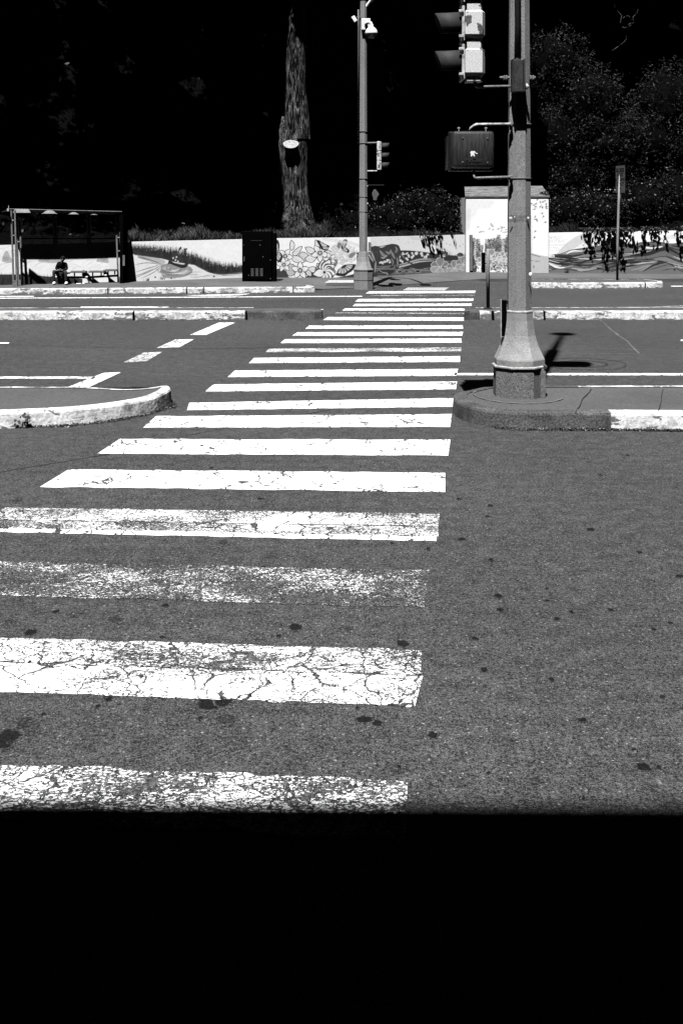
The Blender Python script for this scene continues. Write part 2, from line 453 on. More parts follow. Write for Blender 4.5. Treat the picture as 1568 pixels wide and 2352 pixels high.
# tar seams, cracks and one painted wire shadow: thin uneven ribbons lying on the road
m_tar_shadow = mat_grain('tar_seam', 0.008, 0.03, 50, big=0.3)
m_pale = mat_grain('pale_patch_edge', 0.06, 0.17, 50, big=0.4, bigscale=3)
def ground_line(px, wd, mat=None, name='road_seam', z=0.0025, jit=0.02, zs=0.0):
    pts = [G(x, y, zs) for x, y in px]
    fine = []
    for a, c in zip(pts, pts[1:]):
        n = max(2, int((c-a).length/0.12))
        for i in range(n): fine.append(a.lerp(c, i/n))
    fine.append(pts[-1])
    bm = bmesh.new(); prev = None
    for i, q in enumerate(fine):
        t = (fine[min(i+1,len(fine)-1)]-fine[max(i-1,0)]).normalized(); nrm = Vector((-t.y, t.x, 0))
        w2 = wd*(0.35+0.9*abs(noise.noise(q*2.3)))
        c = q + nrm*jit*noise.noise(q*1.7) + Vector((0,0,z))
        pr = (bm.verts.new(c+nrm*w2), bm.verts.new(c-nrm*w2))
        if prev: bm.faces.new((prev[0], prev[1], pr[1], pr[0]))
        prev = pr
    return struct(put(bm, name, mat or m_tar_shadow))
ground_line([(-60,1095),(120,1065),(240,1045),(420,1003),(620,965),(850,926)], 0.014)  # shadow of an overhead wire, painted as a thin dark ribbon
ground_line([(-30,791),(300,800),(520,801),(640,798)], 0.03, z=0.002)
ground_line([(1375,733),(1400,755),(1440,785),(1466,812),(1250,812)], 0.02, m_pale, 'patch_edge', z=0.003)
ground_line([(1060,812),(1250,813),(1300,812)], 0.012, z=0.0022)
ground_line([(1250,806),(1350,800),(1568,806)], 0.01, m_pale, 'patch_edge', z=0.0021)
ground_line([(0,694),(400,693),(800,692)], 0.02, z=0.002)
ground_line([(1060,700),(1300,694),(1600,690)], 0.02, z=0.002)
m_stain, nt, b = new_mat('oil_soaked_asphalt'); k = N(nt)
v, fine = asphalt_value(k)
at_ = k.node('ShaderNodeAttribute', attribute_name='tone')
nz = k.noise(k.pos(), 75, 3, 0.7)
msk_ = k.rng(k.math('ADD', at_.outputs['Fac'], k.math('MULTIPLY', k.math('SUBTRACT', nz, 0.5), 0.9)), 0.22, 0.62)
k.put(b.inputs['Base Color'], k.grey(k.math('MULTIPLY', k.math('MULTIPLY', v, 1.10), k.rng(msk_, 0, 1, 1.0, 0.10))))
b.inputs['Roughness'].default_value = 0.9; b.inputs['Specular IOR Level'].default_value = 0.2
k.bump(fine, 0.35, 0.01, b)
ST = [(130,1404,8,0),(262,1422,17,1),(20,1430,12,1),(72,1452,12,0),(680,1440,12,0),(924,1478,12,0),(800,1443,14,1),(1143,1368,8,0),(1148,1400,7,0),(1278,1421,6,0),(1401,1400,6,0),
 (836,1652,15,0),(866,1661,10,0),(994,1688,9,0),(1335,1653,10,0),(1475,1761,13,0),(485,1613,26,0),(515,1609,16,0),(520,1651,22,1),(16,1696,24,0),(60,1660,20,1),(250,1606,8,0),(225,1622,6,0),(1112,1538,8,0),(1190,1523,12,1),
 (1560,1323,8,0),(1467,1268,5,0),(1355,1216,9,0),(1060,1238,8,0),(1125,1161,6,0),(1440,1045,5,0),(598,1145,6,0),(515,1246,12,1),(40,1150,14,1),(1265,1560,6,0),(1090,1466,6,0),(1500,1445,6,0),(1180,1700,10,1),(1230,1790,12,1),(640,1460,6,0),(380,1390,6,0),(1520,1600,6,0),(880,1606,7,0),(1000,1870,6,0)]
rs_ = random.Random(3)
for i in range(30): ST.append((rs_.uniform(0,1568), rs_.uniform(1010,1840), rs_.uniform(3,5), 0))
for i_, (x, y, r1, ft) in enumerate(ST):
    g = G(x, y, 0.0012+0.00003*i_); rad = r1*g.y/F*1.45; n = 20; ph = rs_.uniform(0,99); el = rs_.uniform(1.0,1.8)
    vv = [(g.x, g.y, g.z)]; tn_ = [0.42 if ft else 1.0]
    for q_, t_ in ((.55, .40 if ft else .85), (1.0, 0.0)):
        for i in range(n):
            a_ = 2*math.pi*i/n; k1 = 1+.4*noise.noise(Vector((math.cos(a_)*1.6, math.sin(a_)*1.6, ph)))
            vv.append((g.x+math.cos(a_)*rad*k1*q_, g.y+math.sin(a_)*rad*el*k1*q_, g.z)); tn_.append(t_)
    ff = [(0, 1+i, 1+(i+1)%n) for i in range(n)]
    for i in range(n): j_ = (i+1)%n; ff += [(1+i, 1+n+i, 1+n+j_), (1+i, 1+n+j_, 1+j_)]
    struct(np_mesh('oil_stain', vv, ff, m_stain, None, tn_))
# round utility cover beside the island
for rr, wd, nm in ((0.62,0.012,'patch_edge'),(0.36,0.018,'manhole_rim')):
    bm = bmesh.new(); c = G(1338, 836); n = 64; prev = None; first = None
    for i in range(n+1):
        a = 2*math.pi*i/n; r1 = rr*(1+0.02*math.sin(a*5))
        p1 = Vector((c.x+math.cos(a)*r1, c.y+math.sin(a)*r1, 0.003)); p2 = Vector((c.x+math.cos(a)*(r1-wd*2), c.y+math.sin(a)*(r1-wd*2), 0.003))
        pr = (bm.verts.new(p1), bm.verts.new(p2))
        if prev: bm.faces.new((prev[0], prev[1], pr[1], pr[0]))
        prev = pr
    struct(put(bm, nm, m_tar_shadow))

# ------------------------------------------------------------------ kerbed islands
def island(name, outline, h, wd, mat_edge, mat_top, bare=None):
    """outline: list of ground points of the outer face bottom, running from one far end round the nose to the other"""
    n = len(outline)
    def off(i, dd):
        a = outline[max(i-1,0)]; c = outline[min(i+1,n-1)]
        t = (c-a).normalized(); return outline[i] + Vector((t.y,-t.x,0))*dd*SIDE
    SIDE = 1
    area = sum(outline[i].x*outline[(i+1)%n].y-outline[(i+1)%n].x*outline[i].y for i in range(n))
    SIDE = -1 if area > 0 else 1
    bm = bmesh.new(); rows = []
    for i in range(n):
        jit = 0.006*noise.noise(outline[i]*4)
        rows.append([bm.verts.new(off(i, d_) + Vector((0,0,z_))) for d_, z_ in ((0+jit,-0.02),(0.012+jit,h*0.82),(0.022,h*0.94),(0.05,h+jit*0.5),(wd,h+0.002))])
    for a, c in zip(rows, rows[1:]):
        for j in range(4): bm.faces.new((a[j], a[j+1], c[j+1], c[j]))
    ed = put(bm, name, mat_edge)
    if bare is not None:
        ed.data.materials.append(m_kerbc)
        for f in ed.data.polygons:
            cc = f.center
            if bare(cc): f.material_index = 1
    struct(ed)
    inner = [off(i, wd-0.01) + Vector((0,0,h-0.006)) for i in range(n)]
    bm = bmesh.new(); f = bm.faces.new([bm.verts.new(p) for p in inner])
    bmesh.ops.triangulate(bm, faces=[f])
    top = put(bm, name+'_surface', mat_top); struct(top)
    return ed
def dense(pts, step=0.12):
    out = []
    for a, c in zip(pts, pts[1:]):
        m_ = max(1, int((c-a).length/step))
        for i in range(m_): out.append(a.lerp(c, i/m_))
    out.append(pts[-1]); return out
def smooth_pts(pts, it=2):
    for _ in range(it):
        q = [pts[0]]
        for a, c in zip(pts, pts[1:]): q += [a.lerp(c, .25), a.lerp(c, .75)]
        q.append(pts[-1]); pts = q
    return pts
def V2(x, y): return Vector((x, y, 0))
# near left island (nose to the right), px converted to ground
fl = [G(-140,988), G(0,985), G(150,978), G(250,968), G(325,955), G(362,945)]
tip = G(386,932)
lft = fl + [tip, V2(tip.x+0.02, tip.y+0.25), V2(tip.x-0.08, tip.y+0.5)]
bk = 12.62
lft += [V2(-2.35, bk-0.22), V2(-2.9, bk), V2(-3.6, bk+0.02), V2(-5.5, bk)]
island('left_traffic_island', dense(smooth_pts(lft)), 0.17, 0.12, m_kerb, m_island)
# near right island (nose to the left)
bx = 12.72
rgt = [V2(8.5, bx), V2(2.9, bx), V2(1.7, bx-0.02), V2(1.45, bx-0.3), G(1040,935), G(1036,950), G(1060,966), G(1095,976), G(1141,982), G(1200,987), G(1260,987), G(1324,986), G(1450,987), G(1700,989)]
XB = G(1324,986).x
island('right_traffic_island', dense(smooth_pts(rgt)), 0.17, 0.16, m_kerb, m_island,
       bare=lambda c: (c.x < XB and c.y < 12.3) or c.x < 2.75)
# expansion joints and the round footing collar on the right island
ground_line([(1357,893),(1340,915),(1322,947)], 0.008, zs=0.171, name='slab_joint')
ground_line([(1520,893),(1517,920),(1510,944)], 0.008, zs=0.171, name='slab_joint')
c0 = V2((1190-CX)*12.05/F, 12.05)
for r1, nm, mt in ((0.50,'footing_edge',m_pale),):
    bm = bmesh.new(); prev = None
    for i in range(0, 50):
        a = math.pi*0.86 + i/49*math.pi*1.0
        pr = [bm.verts.new((c0.x+math.cos(a)*rr*1.0, c0.y+math.sin(a)*rr*1.15, 0.1745)) for rr in (r1, r1-0.02-0.01*math.sin(i))]
        if prev: bm.faces.new((prev[0], prev[1], pr[1], pr[0]))
        prev = pr
    struct(put(bm, nm, mt))
# middle median, left and right of the crosswalk
y0 = 22.0
ml = [V2(-16, y0), V2(-4,y0+0.02), V2(-1.0, y0+0.1), G(738,733.5), V2(-0.37, y0+0.6), V2(-0.55, y0+0.95), V2(-1.2, y0+1.05), V2(-16, y0+0.75)]
XM = G(566,735).x
island('left_median', dense(smooth_pts(ml, 1), 0.2), 0.17, 0.16, m_kerb, m_island, bare=lambda c: c.x > XM)
mr = [V2(16, y0+1.3), V2(2.8, y0+1.0), V2(2.58, y0+0.9), G(1064,735.5), V2(2.6, y0+0.04), V2(6, y0+0.05), V2(16, y0+0.45)]
XC = G(1113,735).x
island('right_median', dense(mr, 0.2), 0.17, 0.16, m_kerbw, m_island, bare=lambda c: c.x < XC)
# far right island carrying the sign
fi = [V2(5.0, 32.7), V2(4.8, 31.6), V2(5.0, 31.1), G(1300,663.5), G(1500,661.5), V2(9.25, 31.35), V2(9.4, 31.9), V2(9.1, 32.7), V2(5.0,32.75)]
island('sign_island', dense(fi, 0.2), 0.16, 0.16, m_kerbw, m_island)
# far kerb in front of the bus shelter
fk = [V2(-12, 28.45), G(0,676.5), G(300,675), G(500,673.5), G(700,672), V2(-0.72,29.6), V2(-0.8,30.2)]
KF = dense(fk, 0.2)
XK = G(717,672).x
bm = bmesh.new(); rows = []
for i, q in enumerate(KF):
    a = KF[max(i-1,0)]; c = KF[min(i+1,len(KF)-1)]; t = (c-a).normalized(); nn = Vector((-t.y, t.x, 0))
    rows.append([bm.verts.new(q + nn*dd + Vector((0,0,zz))) for dd, zz in ((0,-0.02),(0.015,0.13),(0.04,0.15),(0.2,0.152))])
for a, c in zip(rows, rows[1:]):
    for j in range(3): bm.faces.new((a[j], a[j+1], c[j+1], c[j]))
struct(put(bm, 'far_kerb', m_kerb))
# dark joints across kerbs
def kjoint(px, depth, h=0.17, wd=0.02):
    g = G(*px); bm = bmesh.new(); box(bm, (g.x, g.y+depth/2-0.012, h/2), (wd, depth, h+0.012)); struct(put(bm, 'kerb_joint', m_black))
kjoint((306,735.5), 0.16); kjoint((565,735.3), 0.16); kjoint((248,675.4), 0.2, .15); kjoint((467,673.9), 0.2, .15); kjoint((428,674.3), 0.2, .15); kjoint((673,672.3),0.2,.15)
kjoint((1132,735.6), 0.16, .17, .04); kjoint((1250,735), 0.16, .17, .03); kjoint((1481,661.9), 0.3, .16)
bm = bmesh.new()
for i in range(18):
    x_ = random.gauss(52,9); g = G(x_, 984.6-.02*(x_-52)); s_ = random.uniform(0.006,0.02); zz = random.uniform(.01,.145)
    box(bm, (g.x, g.y+0.008+zz*.06, zz), (s_*1.8, 0.016, s_*1.2), rot=Matrix.Rotation(random.random()*3,3,'Y'))
struct(put(bm, 'kerb_break', m_kerbc))

# ------------------------------------------------------------------ wall course and far pavement
DW = [(-400,28.6),(-200,29.5),(0,30.35),(310,31.7),(557,32.9),(850,34.2),(1080,36.5),(1243,36.3),(1568,35.3),(1900,34.5)]
BY = [(-400,668),(-200,661),(0,655),(310,646.5),(557,637.5),(802,637.5),(850,636.5),(1080,621.5),(1243,626),(1568,630),(1900,634)]
TYL = [(-400,577),(-200,570),(0,563.5),(310,555.6),(547,550),(633,547.5),(824,545.5),(1080,539)]
TYR = [(1200,536.3),(1243,535),(1568,529.5),(1900,523)]
FE = [(-400,664,.152),(0,662.2,.152),(300,660.8,.152),(700,658,.152),(728,664,.03),(860,658.5,.02),(960,651,.02),(1060,643.5,.02),(1102,640.5,.06),(1130,640,.10),(1568,640,.10),(1900,641,.10)]
def dwall(x): return interp(x, DW)
bm = bmesh.new(); rows = []
for x in range(-400, 1901, 20):
    fy = interp(x, [(a,b_) for a,b_,_ in FE]); fz = interp(x, [(a,c_) for a,_,c_ in FE])
    f0 = G(x, fy, fz); b0 = P(x, interp(x, BY), dwall(x)+0.0)
    r_ = [bm.verts.new(f0 + Vector((0,0,-fz-0.02)))]
    for t in (0, .2, .4, .6, .8, 1.0):
        q = f0.lerp(b0, t); q.z = fz+(b0.z-fz)*(t**0.8)
        r_.append(bm.verts.new(q))
    r_.append(bm.verts.new(b0 + Vector((0,0.3,0))))
    rows.append(r_)
for a, c in zip(rows, rows[1:]):
    for j in range(len(a)-1): bm.faces.new((a[j], a[j+1], c[j+1], c[j]))
struct(put(bm, 'far_pavement', m_conc))
# warning domes at the ramp (two pale panels)
for px in (((905,658),(1035,656.5),(1025,660),(898,661.5)),):
    pass
def domes(px, z):
    q = [G(x, y, z) for x, y in px]
    bm = bmesh.new(); n1, n2 = 26, 3
    for i in range(n1):
        for j in range(n2):
            a = q[0].lerp(q[1], (i+.15)/n1); b1 = q[0].lerp(q[1], (i+.75)/n1)
            c = q[3].lerp(q[2], (i+.15)/n1); d = q[3].lerp(q[2], (i+.75)/n1)
            f = [a.lerp(c, (j+.05)/n2), b1.lerp(d, (j+.05)/n2), b1.lerp(d, (j+.8)/n2), a.lerp(c, (j+.8)/n2)]
            bm.faces.new([bm.verts.new(v_) for v_ in f])
    struct(put(bm, 'tactile_paving', m_wallcap))
domes([(936,660.5),(1031,660.5),(1020,667),(924,667)], 0.008)
domes([(755,643.5),(812,643.5),(812,649.5),(745,649.5)], 0.152)
for pts in ([(640,656.5),(700,655),(790,652)], [(545,640),(640,647),(812,651)], [(880,650),(980,644),(1100,637)], [(300,655),(420,652),(560,648)]):
    ground_line(pts, 0.008, zs=0.17, name='slab_joint', z=0.004)

# ------------------------------------------------------------------ mural painter
class Canvas:
    def __init__(s, x0, x1, y0, y1, ss=3, bgv=0.90):
        s.x0, s.x1, s.y0, s.y1, s.ss = x0, x1, y0, y1, ss
        s.w = int(round((x1-x0)*ss)); s.h = int(round((y1-y0)*ss))
        s.a = np.full((s.h, s.w), bgv, dtype=np.float32)
    def poly(s, pts, g, alpha=1.0):
        p = [((x-s.x0)*s.ss, (y-s.y0)*s.ss) for x, y in pts]
        xs = [q[0] for q in p]; ys = [q[1] for q in p]
        xa, xb = max(0, int(min(xs))), min(s.w, int(max(xs))+2); ya, yb = max(0, int(min(ys))), min(s.h, int(max(ys))+2)
        if xa >= xb or ya >= yb: return
        X, Y = np.meshgrid(np.arange(xa, xb)+.5, np.arange(ya, yb)+.5)
        ins = np.zeros(X.shape, bool); n = len(p)
        for i in range(n):
            x1, y1 = p[i]; x2, y2 = p[(i+1)%n]
            if y1 == y2: continue
            c = (y1 > Y) != (y2 > Y)
            ins ^= c & (X < (x2-x1)*(Y-y1)/(y2-y1)+x1)
        sub = s.a[ya:yb, xa:xb]
        sub[ins] = sub[ins]*(1-alpha)+g*alpha
    def ell(s, cx, cy, rx, ry, g, rot=0, alpha=1.0, n=20):
        c, sn = math.cos(rot), math.sin(rot)
        s.poly([(cx+rx*math.cos(t)*c-ry*math.sin(t)*sn, cy+rx*math.cos(t)*sn+ry*math.sin(t)*c) for t in [2*math.pi*i/n for i in range(n)]], g, alpha)
    def stroke(s, pts, w, g, alpha=1.0, taper=True):
        L, Rr = [], []; n = len(pts)
        for i, (x, y) in enumerate(pts):
            a = pts[max(0,i-1)]; b_ = pts[min(n-1,i+1)]
            dx, dy = b_[0]-a[0], b_[1]-a[1]; m_ = math.hypot(dx, dy) or 1
            t = i/(n-1); ww = w*(math.sin(math.pi*(0.08+0.84*t)) if taper is True else (1-t*0.9 if taper == 'end' else 1))/2
            L.append((x-dy/m_*ww, y+dx/m_*ww)); Rr.append((x+dy/m_*ww, y-dx/m_*ww))
        s.poly(L+Rr[::-1], g, alpha)
    def petal(s, cx, cy, ang, ln, wd, g, edge=0.05, lines=3, lw=0.5):
        pts = []; n = 14
        for i in range(n+1):
            t = i/n; pts.append((t*ln, wd*math.sin(math.pi*t**0.75)*0.5))
        pts += [(x, -y) for x, y in pts[::-1]]
        c, sn = math.cos(ang), math.sin(ang)
        q = [(cx+x*c-y*sn, cy+x*sn+y*c) for x, y in pts]
        s.poly([(cx+(x*1.09)*c-(y*1.34)*sn, cy+(x*1.09)*sn+(y*1.34)*c) for x, y in pts], edge)
        s.poly(q, g)
        for j in range(lines):
            o = (j-(lines-1)/2)/max(1, lines)*wd*0.8
            s.stroke([(cx+x*c-(o*math.sin(math.pi*x/ln))*sn, cy+x*sn+(o*math.sin(math.pi*x/ln))*c) for x in (0.05*ln, .3*ln, .55*ln)], lw, edge, 0.7, 'end')
def curve(pts, n=8):
    """Catmull-Rom through points"""
    out = []
    p = [pts[0]]+list(pts)+[pts[-1]]
    for i in range(1, len(p)-2):
        for j in range(n):
            t = j/n; a, b_, c, d = p[i-1], p[i], p[i+1], p[i+2]
            out.append(tuple(0.5*((2*b_[k_])+(-a[k_]+c[k_])*t+(2*a[k_]-5*b_[k_]+4*c[k_]-d[k_])*t*t+(-a[k_]+3*b_[k_]-3*c[k_]+d[k_])*t**3) for k_ in (0,1)))
    out.append(pts[-1]); return out
Z1 = lambda u, v: (u/3.902, 436.3+v/3.902)
Z2 = lambda u, v: (287+u/4.552, 493.7+v/4.552)
Z3 = lambda u, v: (545.3+u/4.552, 493.7+v/4.552)
Z4 = lambda u, v: (775+u/4.552, 493.7+v/4.552)
Z5 = lambda u, v: (975.9+u/2.650, 367.4+v/2.650)
Z6 = lambda u, v: (1176.8+u/4.011, 493.7+v/4.011)
ZL = lambda Z, pts: [Z(*p) for p in pts]
def bird(cv, x, y, s, ang=0, g=0.05):
    for a0, l0, w0 in ((ang-0.9, 1.0, .35), (ang+2.3, 1.0, .35), (ang+0.35, .8, .3), (ang+0.35+math.pi, .6, .25)):
        cv.stroke([(x, y), (x+math.cos(a0)*s*l0*.5, y+math.sin(a0)*s*l0*.5-.1*s), (x+math.cos(a0+.25)*s*l0, y+math.sin(a0+.25)*s*l0)], w0*s, g, 1, 'end')
def flower(cv, x, y, s, n=5, rot=0, g=0.85, star=True):
    for i in range(n):
        a = rot+2*math.pi*i/n
        cv.petal(x+math.cos(a)*s*.22, y+math.sin(a)*s*.22, a, s, s*.62, g, 0.03, 3, .7)
    cv.ell(x, y, s*.33, s*.33, 0.03)
    if star:
        for i in range(5):
            a = rot+.6+2*math.pi*i/5; cv.stroke([(x,y),(x+math.cos(a)*s*.3, y+math.sin(a)*s*.3)], s*.16, .6, 1, 'end')
def wing(cv, Z, pts, cells=6, g=.55):
    p = ZL(Z, pts); cx = sum(q[0] for q in p)/len(p); cy = sum(q[1] for q in p)/len(p)
    cv.poly(p, .02)
    root = p[0]
    m_ = len(p)-1
    for i in range(1, m_):
        a, b_ = p[i], p[i+1]
        q = [(root[0]*.82+a[0]*.18+.0, root[1]*.82+a[1]*.18), (a[0]*.80+root[0]*.14+cx*.06, a[1]*.80+root[1]*.14+cy*.06), (b_[0]*.80+root[0]*.14+cx*.06, b_[1]*.80+root[1]*.14+cy*.06), (root[0]*.82+b_[0]*.18, root[1]*.82+b_[1]*.18)]
        mx = sum(t[0] for t in q)/4; my = sum(t[1] for t in q)/4
        cv.poly([(mx+(t[0]-mx)*.72, my+(t[1]-my)*.72) for t in q], g)
        cv.ell(a[0]*.92+cx*.08, a[1]*.92+cy*.08, .5, .5, .8)

# ---- left wall artwork
cv = Canvas(-400, 1080, 525, 672)
rr = random.Random(5)
# far left and behind the shelter: pale swirls over dark rushes
for i in range(150):
    x = rr.uniform(-300, 300); y = rr.uniform(575, 628)
    if x < 0: y -= 3
    cv.stroke(curve([(x, y), (x+8, y-7+rr.uniform(-4,4)), (x+20, y-13), (x+34, y-12+rr.uniform(-5,5))], 4), rr.uniform(.6,2.2), rr.uniform(.35,.7), .5)
for Zx, yy in ((Z1, 0),):
    for cx_, w_ in ((55,60),(420,130),(930,110),(1200,120)):
        cv.poly(curve(ZL(Zx, [(cx_-w_*.6,640),(cx_-w_*.3,570),(cx_+w_*.2,545),(cx_+w_*.7,600),(cx_+w_*1.1,645),(cx_+w_*.2,655)]), 5), .30, .7)
        cv.ell(*Zx(cx_, 615), 8, 5, .3, .2, .6)
def reeds(cv, top, base, x0, x1, n, gl=(.02,.14), w_=(.5,1.1)):
    for i in range(n):
        x = rr.uniform(x0, x1); yb = interp(x, base)+rr.uniform(-2, 3); yt = interp(x, top)+abs(rr.gauss(0, 1))*5
        h_ = (yb-yt)*rr.uniform(.35, 1.0); lean = rr.gauss(0, 2.2)
        cv.stroke([(x, yb), (x+lean*.25, yb-h_*.5), (x+lean, yb-h_)], rr.uniform(*w_)*1.9, rr.uniform(*gl), .95, 'end')
rb = [(-400,664),(0,652),(75,650),(250,645)]
rt = [(-400,636),(0,622),(75,622),(150,628),(250,640)]
cv.poly([(-400,642),(0,630),(75,630),(100,634),(190,640),(190,672),(-400,672)], .04)
reeds(cv, rt, rb, -380, 180, 1700, gl=(.005,.05))
# wakes and water
B = ZL(Z2, [(100,400),(400,440),(500,470),(750,510),(900,590),(1050,600),(1240,575)])
cv.poly([(250,575)]+B+[Z2(1240,720),(250,672)], .80)
cv.poly(curve(ZL(Z2, [(380,520),(520,500),(680,540),(700,600),(600,650),(420,655),(370,600)]), 6), .14, .75)
cv.poly(curve(ZL(Z2, [(130,420),(380,460),(420,500),(350,520),(240,480),(140,450)]), 6), .4, .8)
for a, b_, c in (((380,520),(250,555),(105,600)),((385,525),(260,590),(105,660)),((380,515),(300,480),(130,425)),((330,510),(220,500),(110,520)),((390,530),(300,600),(170,665)),((250,470),(180,450),(130,440)),((300,560),(190,610),(105,640))):
    cv.stroke(curve(ZL(Z2, [a,b_,c]), 5), 1.5, .05, .95)
for i in range(90):
    t = rr.random(); cx_, cy_ = Z2(520, 560); r1 = rr.uniform(6, 38); a = rr.uniform(0, 3.0)
    cv.stroke([(cx_+r1*math.cos(a+k_*.25)*1.3, cy_+r1*.42*math.sin(a+k_*.25)+rr.uniform(-.3,.3)) for k_ in range(5)], rr.uniform(.5,1.3), rr.choice([.1,.15,.25,.85,.9]), .75)
for i in range(60):
    u = rr.uniform(560, 1220); v = rr.uniform(585, 650)
    cv.stroke(ZL(Z2, [(u,v),(u+40,v+rr.uniform(-3,6)),(u+rr.uniform(60,130),v+rr.uniform(-2,10))]), rr.uniform(.5,1.3), rr.choice([.06,.1,.5,.3]), .8)
cv.poly(curve(ZL(Z2, [(690,500),(800,540),(900,590),(1230,575),(1230,610),(1000,625),(880,600),(760,545)]), 6), .03, .85)
tp = ZL(Z2, [(60,280),(300,285),(540,310),(640,330),(700,350),(800,400),(900,430),(1000,465),(1100,475),(1240,490)])
cv.stroke([(x, y+1) for x, y in B], 6, .04, .85, False)
reeds(cv, tp, B, Z2(60,0)[0], Z2(1240,0)[0], 2600, gl=(.003,.045), w_=(.4,.9))
cv.poly(curve(ZL(Z2, [(100,375),(300,410),(420,440),(480,455),(480,475),(400,460),(250,430),(100,400)]), 5), .03, .9)
# paddler in a small boat
cv.poly(curve(ZL(Z2, [(460,470),(520,500),(600,520),(660,500),(650,540),(600,555),(520,530),(470,510),(445,525)]), 5), .02)
cv.poly(curve(ZL(Z2, [(500,470),(495,430),(505,385),(530,378),(545,400),(570,420),(600,460),(590,500)]), 5), .04)
cv.ell(*Z2(515,390), 3, 3.4, .03); cv.poly(ZL(Z2, [(620,350),(655,345),(650,360),(640,365),(650,470),(665,520),(630,540),(625,440)]), .03)
cv.stroke(ZL(Z2, [(530,410),(590,340)]), 1.3, .05, 1, False); cv.ell(*Z2(578,352), 2.3, 5.4, .03, .6)
for u, v in ((505,450),(540,440),(555,485),(530,470)): cv.ell(*Z2(u,v), 1.6, 2.2, .7, .4)
for u, v in ((318,650),(932,642)): cv.ell(*Z2(u,v), 2.1, 1.8, .01)
# flowers and butterflies
cv.poly(curve(ZL(Z3, [(405,565),(480,560),(520,620),(560,660),(700,650),(800,600),(900,660),(1000,660),(1250,600),(1290,480),(1240,400),(1290,420),(1290,665),(380,665)]), 4), .05)
for pts, g in (([(545,330),(560,265),(595,300),(590,350),(560,370)],.82),([(570,400),(620,350),(675,328),(650,390),(600,430)],.78),([(705,338),(760,335),(810,370),(790,400),(740,395)],.8),
    ([(640,420),(680,385),(740,420),(720,480),(660,470)],.7),([(560,430),(640,430),(700,490),(640,500),(580,480)],.82),([(500,560),(530,510),(600,530),(605,600),(560,640),(520,620)],.55),
    ([(720,560),(800,540),(850,590),(760,600)],.82),([(700,460),(760,415),(830,430),(790,490),(740,490)],.8),([(710,560),(765,590),(770,640),(720,620)],.7),([(810,320),(815,260),(850,300),(860,350),(830,370)],.8),([(900,380),(960,370),(985,410),(920,410)],.8)):
    c_ = curve(ZL(Z3, pts+[pts[0]]), 5); cv.poly(c_, g*.92); cv.stroke(c_, 1.5, .03, 1, False)
    c1 = c_[0]; c2 = c_[len(c_)//2]; cv.stroke([c1, c2], 1.6, .12, .9)
# hydrangea heads
for i in range(170):
    a = rr.uniform(0, 6.3); r1 = rr.random()**.5
    x, y = Z3(1095+150*r1*math.cos(a), 405+105*r1*math.sin(a))
    cv.ell(x, y, 3.2, 2.7, .36); cv.ell(x-.3, y-.3, 2.6, 2.1, .80); cv.ell(x, y, .6, .6, .2)
for pts in ([(1040,330),(1050,285),(1075,265),(1085,310),(1060,350)],[(1160,440),(1180,400),(1235,390),(1220,425),(1185,450)],[(1000,500),(1015,465),(1045,470),(1040,520),(1020,540)]):
    c_ = curve(ZL(Z3, pts+[pts[0]]), 5); cv.poly(c_, .22); cv.stroke([c_[0], c_[len(c_)//2]], .8, .04)
flower(cv, *Z3(500,430), 15, 5, .2); flower(cv, *Z3(485,520), 14, 5, .8, .85)
flower(cv, *Z3(862,398), 17, 5, .3); flower(cv, *Z3(967,460), 12, 5, .6); flower(cv, *Z3(655,580), 17, 5, -.3)
for i in range(7):
    a = -math.pi*.93+i*.55+.1
    cv.petal(*Z3(908,598), a, 31-3*abs(i-3), 21, .8, .05, 6, .5)
for i in range(5): cv.petal(*Z3(908,598), .15+i*.7, 26, 17, .82, .05, 5, .5)
cv.ell(*Z3(908,598), 3, 3, .02)
wing(cv, Z3, [(390,400),(400,265),(425,258),(440,300),(440,350),(430,395)]); wing(cv, Z3, [(395,400),(450,390),(478,430),(462,480),(430,500),(405,470)])
wing(cv, Z3, [(965,325),(920,350),(870,345),(820,262),(850,262),(910,295)]); wing(cv, Z3, [(962,328),(950,365),(900,370),(862,350),(880,330)])
wing(cv, Z3, [(1082,345),(1090,280),(1115,252),(1150,258),(1152,290),(1125,335)]); wing(cv, Z3, [(1085,345),(1130,335),(1172,370),(1165,398),(1130,390),(1095,370)])
wing(cv, Z3, [(1105,525),(1150,510),(1235,515),(1235,540),(1200,585),(1160,610)]); wing(cv, Z3, [(1105,525),(1160,610),(1120,640),(1070,640),(1025,630),(1050,570)])
# rainbow arc, ground, cougar, blossoms, poppies, roots
for o_, g in ((0,.62),(10,.75),(20,.66)):
    cv.stroke(curve(ZL(Z4, [(-160,240+o_),(0,262+o_),(150,285+o_),(235,320+o_)]), 6), 2, g, .7, False)
    cv.stroke(curve(ZL(Z4, [(760,228+o_),(900,250+o_),(1050,310+o_),(1190,400+o_)]), 6), 2, g, .7, False)
cv.poly(curve(ZL(Z4, [(200,420),(330,440),(400,400),(640,372),(760,372),(900,385),(1030,405),(1180,420),(1400,440)]), 4)+ZL(Z4, [(1400,700),(200,700)]), .04)
for pts, w_, g in (([(380,540),(560,535),(720,510),(800,480),(900,462),(1050,470),(1250,500)],6,.2),([(400,560),(560,560),(700,530),(850,490),(1000,480)],3,.7),([(640,520),(760,490),(860,465),(980,462)],2.2,.6),
    ([(400,600),(450,560),(600,560),(720,590),(760,620)],7,.16),([(430,570),(470,600),(520,610),(500,640),(440,630)],3,.4),([(560,620),(700,600),(900,600),(1000,590)],12,.16),([(420,640),(600,635),(800,625),(980,605)],9,.13),([(740,570),(850,575),(940,560)],4,.22)):
    cv.stroke(curve(ZL(Z4, pts), 6), w_, g, .9)
